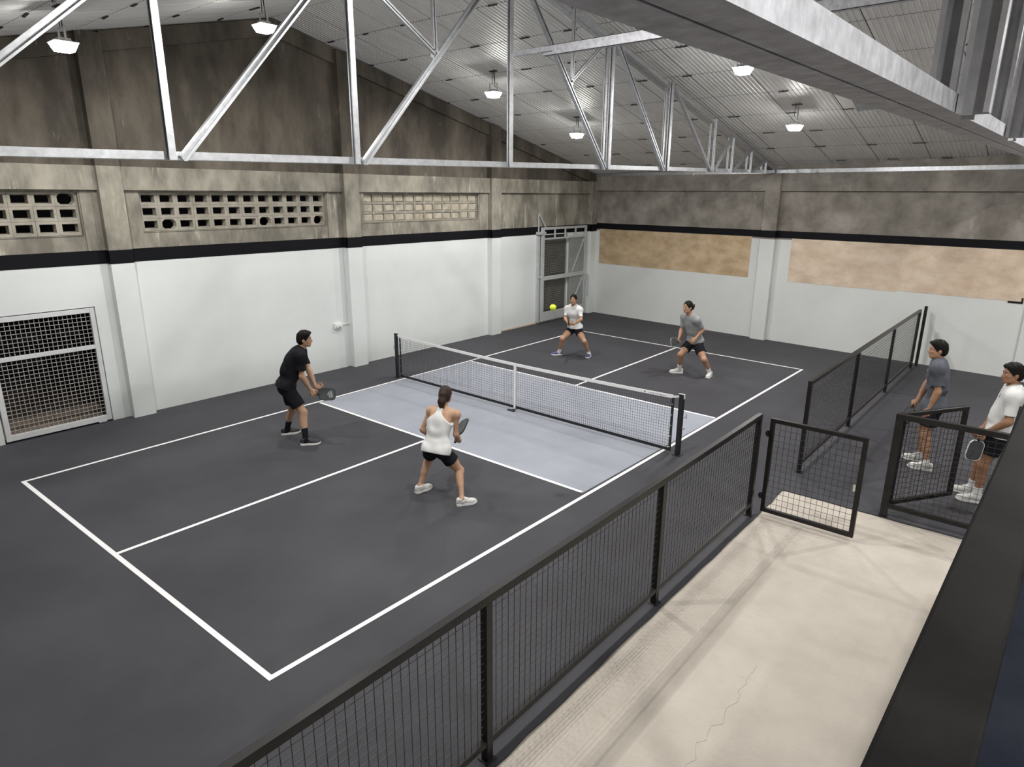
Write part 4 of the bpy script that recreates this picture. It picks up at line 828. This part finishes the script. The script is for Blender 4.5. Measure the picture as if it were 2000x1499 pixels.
P4 = dict(H=1.78, face=[-.507, -.862], look=[-.35, -.94, -.04], pelvis=[1.392, 4.565, .768], neck=[1.316, 4.421, 1.315], hipL=[1.468, 4.52, .714], kneeL=[1.739, 4.341, .422], ankL=[1.795, 4.592, .093], footL=[.1, -.995, 0.], shL=[1.510, 4.317, 1.250], elbL=[1.595, 4.486, 1.035], wriL=[1.514, 4.313, .848], hipR=[1.315, 4.61, .714], kneeR=[1.228, 4.262, .466], ankR=[1.148, 4.433, .093], footR=[-.8, -.6, 0.], shR=[1.125, 4.525, 1.250], elbR=[1.088, 4.516, .967], wriR=[1.135, 4.318, .794], head=[1.275, 4.336, 1.500],
    skin='b', shirt=GRY, shorts=BLK, shoe=SHW, sock=.13, sockmat=WHT, style='bun', sleeve=.78, hem=-.035, short=.62, handL=[-.45, -.55, -.6], palmL=[-.4, .6, -.3], curlL=(.5, .7, .5))
P5 = dict(H=1.88, face=[-.995, -.103], look=[-.93, -.36, -.06], pelvis=[6.252, 1.966, .978], neck=[6.218, 1.985, 1.565], hipL=[6.261, 1.872, .922], kneeL=[6.235, 1.835, .50], ankL=[6.321, 1.783, .098], footL=[-.98, -.2, 0.], shL=[6.24, 1.777, 1.5], elbL=[6.298, 1.766, 1.182], wriL=[6.23, 1.762, .908], hipR=[6.242, 2.059, .922], kneeR=[6.175, 2.08, .50], ankR=[6.19, 2.109, .098], footR=[-.995, -.1, 0.], shR=[6.196, 2.195, 1.5], elbR=[6.115, 2.13, 1.20], wriR=[6.035, 2.062, .925], head=[6.180, 1.978, 1.730],
    skin='b', shirt=DGR, shorts=BLK, shoe=SHW, sock=.05, sockmat=WHT, style='short', sleeve=.74, hem=-.10, short=.66, handL=[-.15, 0., -.98], palmL=[-.2, 1., 0.], curlL=(.35, .5, .4))
P6 = dict(H=1.86, face=[-.995, -.103], look=[-.88, -.46, -.03], pelvis=[7.088, 1.17, .974], neck=[7.143, 1.166, 1.532], hipL=[7.097, 1.078, .918], kneeL=[7.0, 1.04, .51], ankL=[7.013, .999, .097], footL=[-.968, -.25, 0.], shL=[7.165, .950, 1.455], elbL=[7.175, .885, 1.165], wriL=[6.965, .985, .955], hipR=[7.078, 1.263, .918], kneeR=[6.95, 1.25, .51], ankR=[6.922, 1.271, .097], footR=[-.979, -.202, 0.], shR=[7.121, 1.375, 1.467], elbR=[7.029, 1.271, 1.187], wriR=[6.915, 1.11, .955], head=[7.098, 1.158, 1.708],
    skin='c', shirt=WHT, shorts=BLK, shoe=SHW, sock=.10, sockmat=WHT, style='short', fat=1.12, sleeve=.76, hem=-.06, short=.62, handR=[-.45, -.75, -.2], palmR=[-.3, .2, -.8], curlR=(.7, .9, .6))
Cr, Cu, Cf = np.array(CR), np.array(CU), np.array(CF)
d2 = nv_((-.30, .80, .52)); s2 = nv_((.93, .36, 0)); v2 = np.cross(d2, s2)
GR = [(P1, 'R', (.79, .60, .03), (.62, -.74, .30), 'charcoal paddle held low by the man in black, pale print', dict(printed=True)),
      (P2, 'R', d2, .80 * v2 + .58 * s2, 'plain charcoal paddle held by the woman in the tank top', {}),
      (P3, 'R', (.25, -.62, .74), (.80, .60, .05), 'dark paddle held upright by the woman by the far gate', {}),
      (P4, 'R', (-.10, -.95, .10), (.95, -.12, .25), 'dark paddle with pale rim held by the man with the hair bun', dict(edge=PADG)),
      (P5, 'R', (-.25, -.35, -.88), (.72, .64, -.2), 'dark paddle hanging from the hand of the man in slate shirt', {}),
      (P6, 'L', (-.12, -.12, -.98), (.58, -.78, .1), 'black paddle with white rim hanging before the man in white', dict(edge=SOLEW))]
for q, sd_, d, nrm, lb, kw in GR: paddle(grip(q, sd_, d, nrm), d, nrm, lb, **kw)
r1 = person(P1, 'person in black shirt, shorts and socks, crouching with a paddle, seen from behind')
r2 = person(P2, 'person with brown ponytail in white racerback top and black shorts, crouching', .0056)
r3 = person(P3, 'person in white shirt and purple shoes, knees bent before the corner gate', .0066)
r4 = person(P4, 'person in light grey shirt with tied back hair, crouching at the far baseline', .0066)
r5 = person(P5, 'person in slate grey shirt standing behind the open mesh gate, looking left')
r6 = person(P6, 'person in white shirt, hands clasped, standing beside the black guard rail')
# small chest marks on the two standing men's shirts
def mark(r, a, b, pts, mt):
    R_, i = r; s_ = i['s']; c = i['sp'](b); best = None
    o = [x for x in R_.children if x.name.startswith('shirt')][0]; org = Vector(R_.location); m = MB()
    up = Vector(i['t']); rt = Vector(i['rs']); fd = Vector(i['fw'])
    for x0, z0, x1, z1, w in pts:
        e = []
        for x, z in ((x0, z0), (x1, z1)):
            st = Vector(c) + rt * (a + x) + up * z + fd * .5 - org; ok, loc, nn, _ = o.ray_cast(st, -fd)
            e.append(((loc + nn * .002) if ok else st - fd * .35) + org)
        m.bar(e[0], e[1], .002, w, fd)
    m.build('chest_mark', mt, o)
bpy.context.view_layer.update()
mark(r5, -.075, .80, [(-.022, -.012, -.004, .016, .007), (-.004, .016, .022, -.012, .007), (-.012, -.018, .018, -.018, .005)], SOLEW)
mark(r6, -.065, .80, [(-.012, -.03, -.012, .03, .012), (.008, -.02, .008, .02, .009)], PADE)
# ball in flight
bx = np.array(CP) + (Cr * (80 / 1294.5) + Cu * (148.5 / 1294.5) + Cf) * 7.8
m = MB(); nn, kk = 20, 12
vs = [bx + .039 * np.array([math.sin(math.pi * i / kk) * math.cos(2 * math.pi * j / nn), math.sin(math.pi * i / kk) * math.sin(2 * math.pi * j / nn), math.cos(math.pi * i / kk)]) for i in range(1, kk) for j in range(nn)]
fsx = [(i * nn + j, (i + 1) * nn + j, (i + 1) * nn + (j + 1) % nn, i * nn + (j + 1) % nn) for i in range(kk - 2) for j in range(nn)] + [tuple(range(nn))[::-1], tuple(range((kk - 2) * nn, (kk - 1) * nn))]
m.add(vs, fsx); ball = thing('pickleball', 'bright yellow plastic ball with holes flying above the net', 'ball', tuple(bx))
m.build('shell', M['ball'], ball, smooth=True)
m = MB()
for k in range(26):
    z = 1 - 2 * (k + .5) / 26; a = k * 2.39996; n_ = np.array([math.sqrt(1 - z * z) * math.cos(a), math.sqrt(1 - z * z) * math.sin(a), z]); m.cyl(bx + n_ * .0375, bx + n_ * .0392, .0042, 8)
kind_stuff(m.build('holes', mat('ball_hole', (.25, .30, .02), .7), ball))
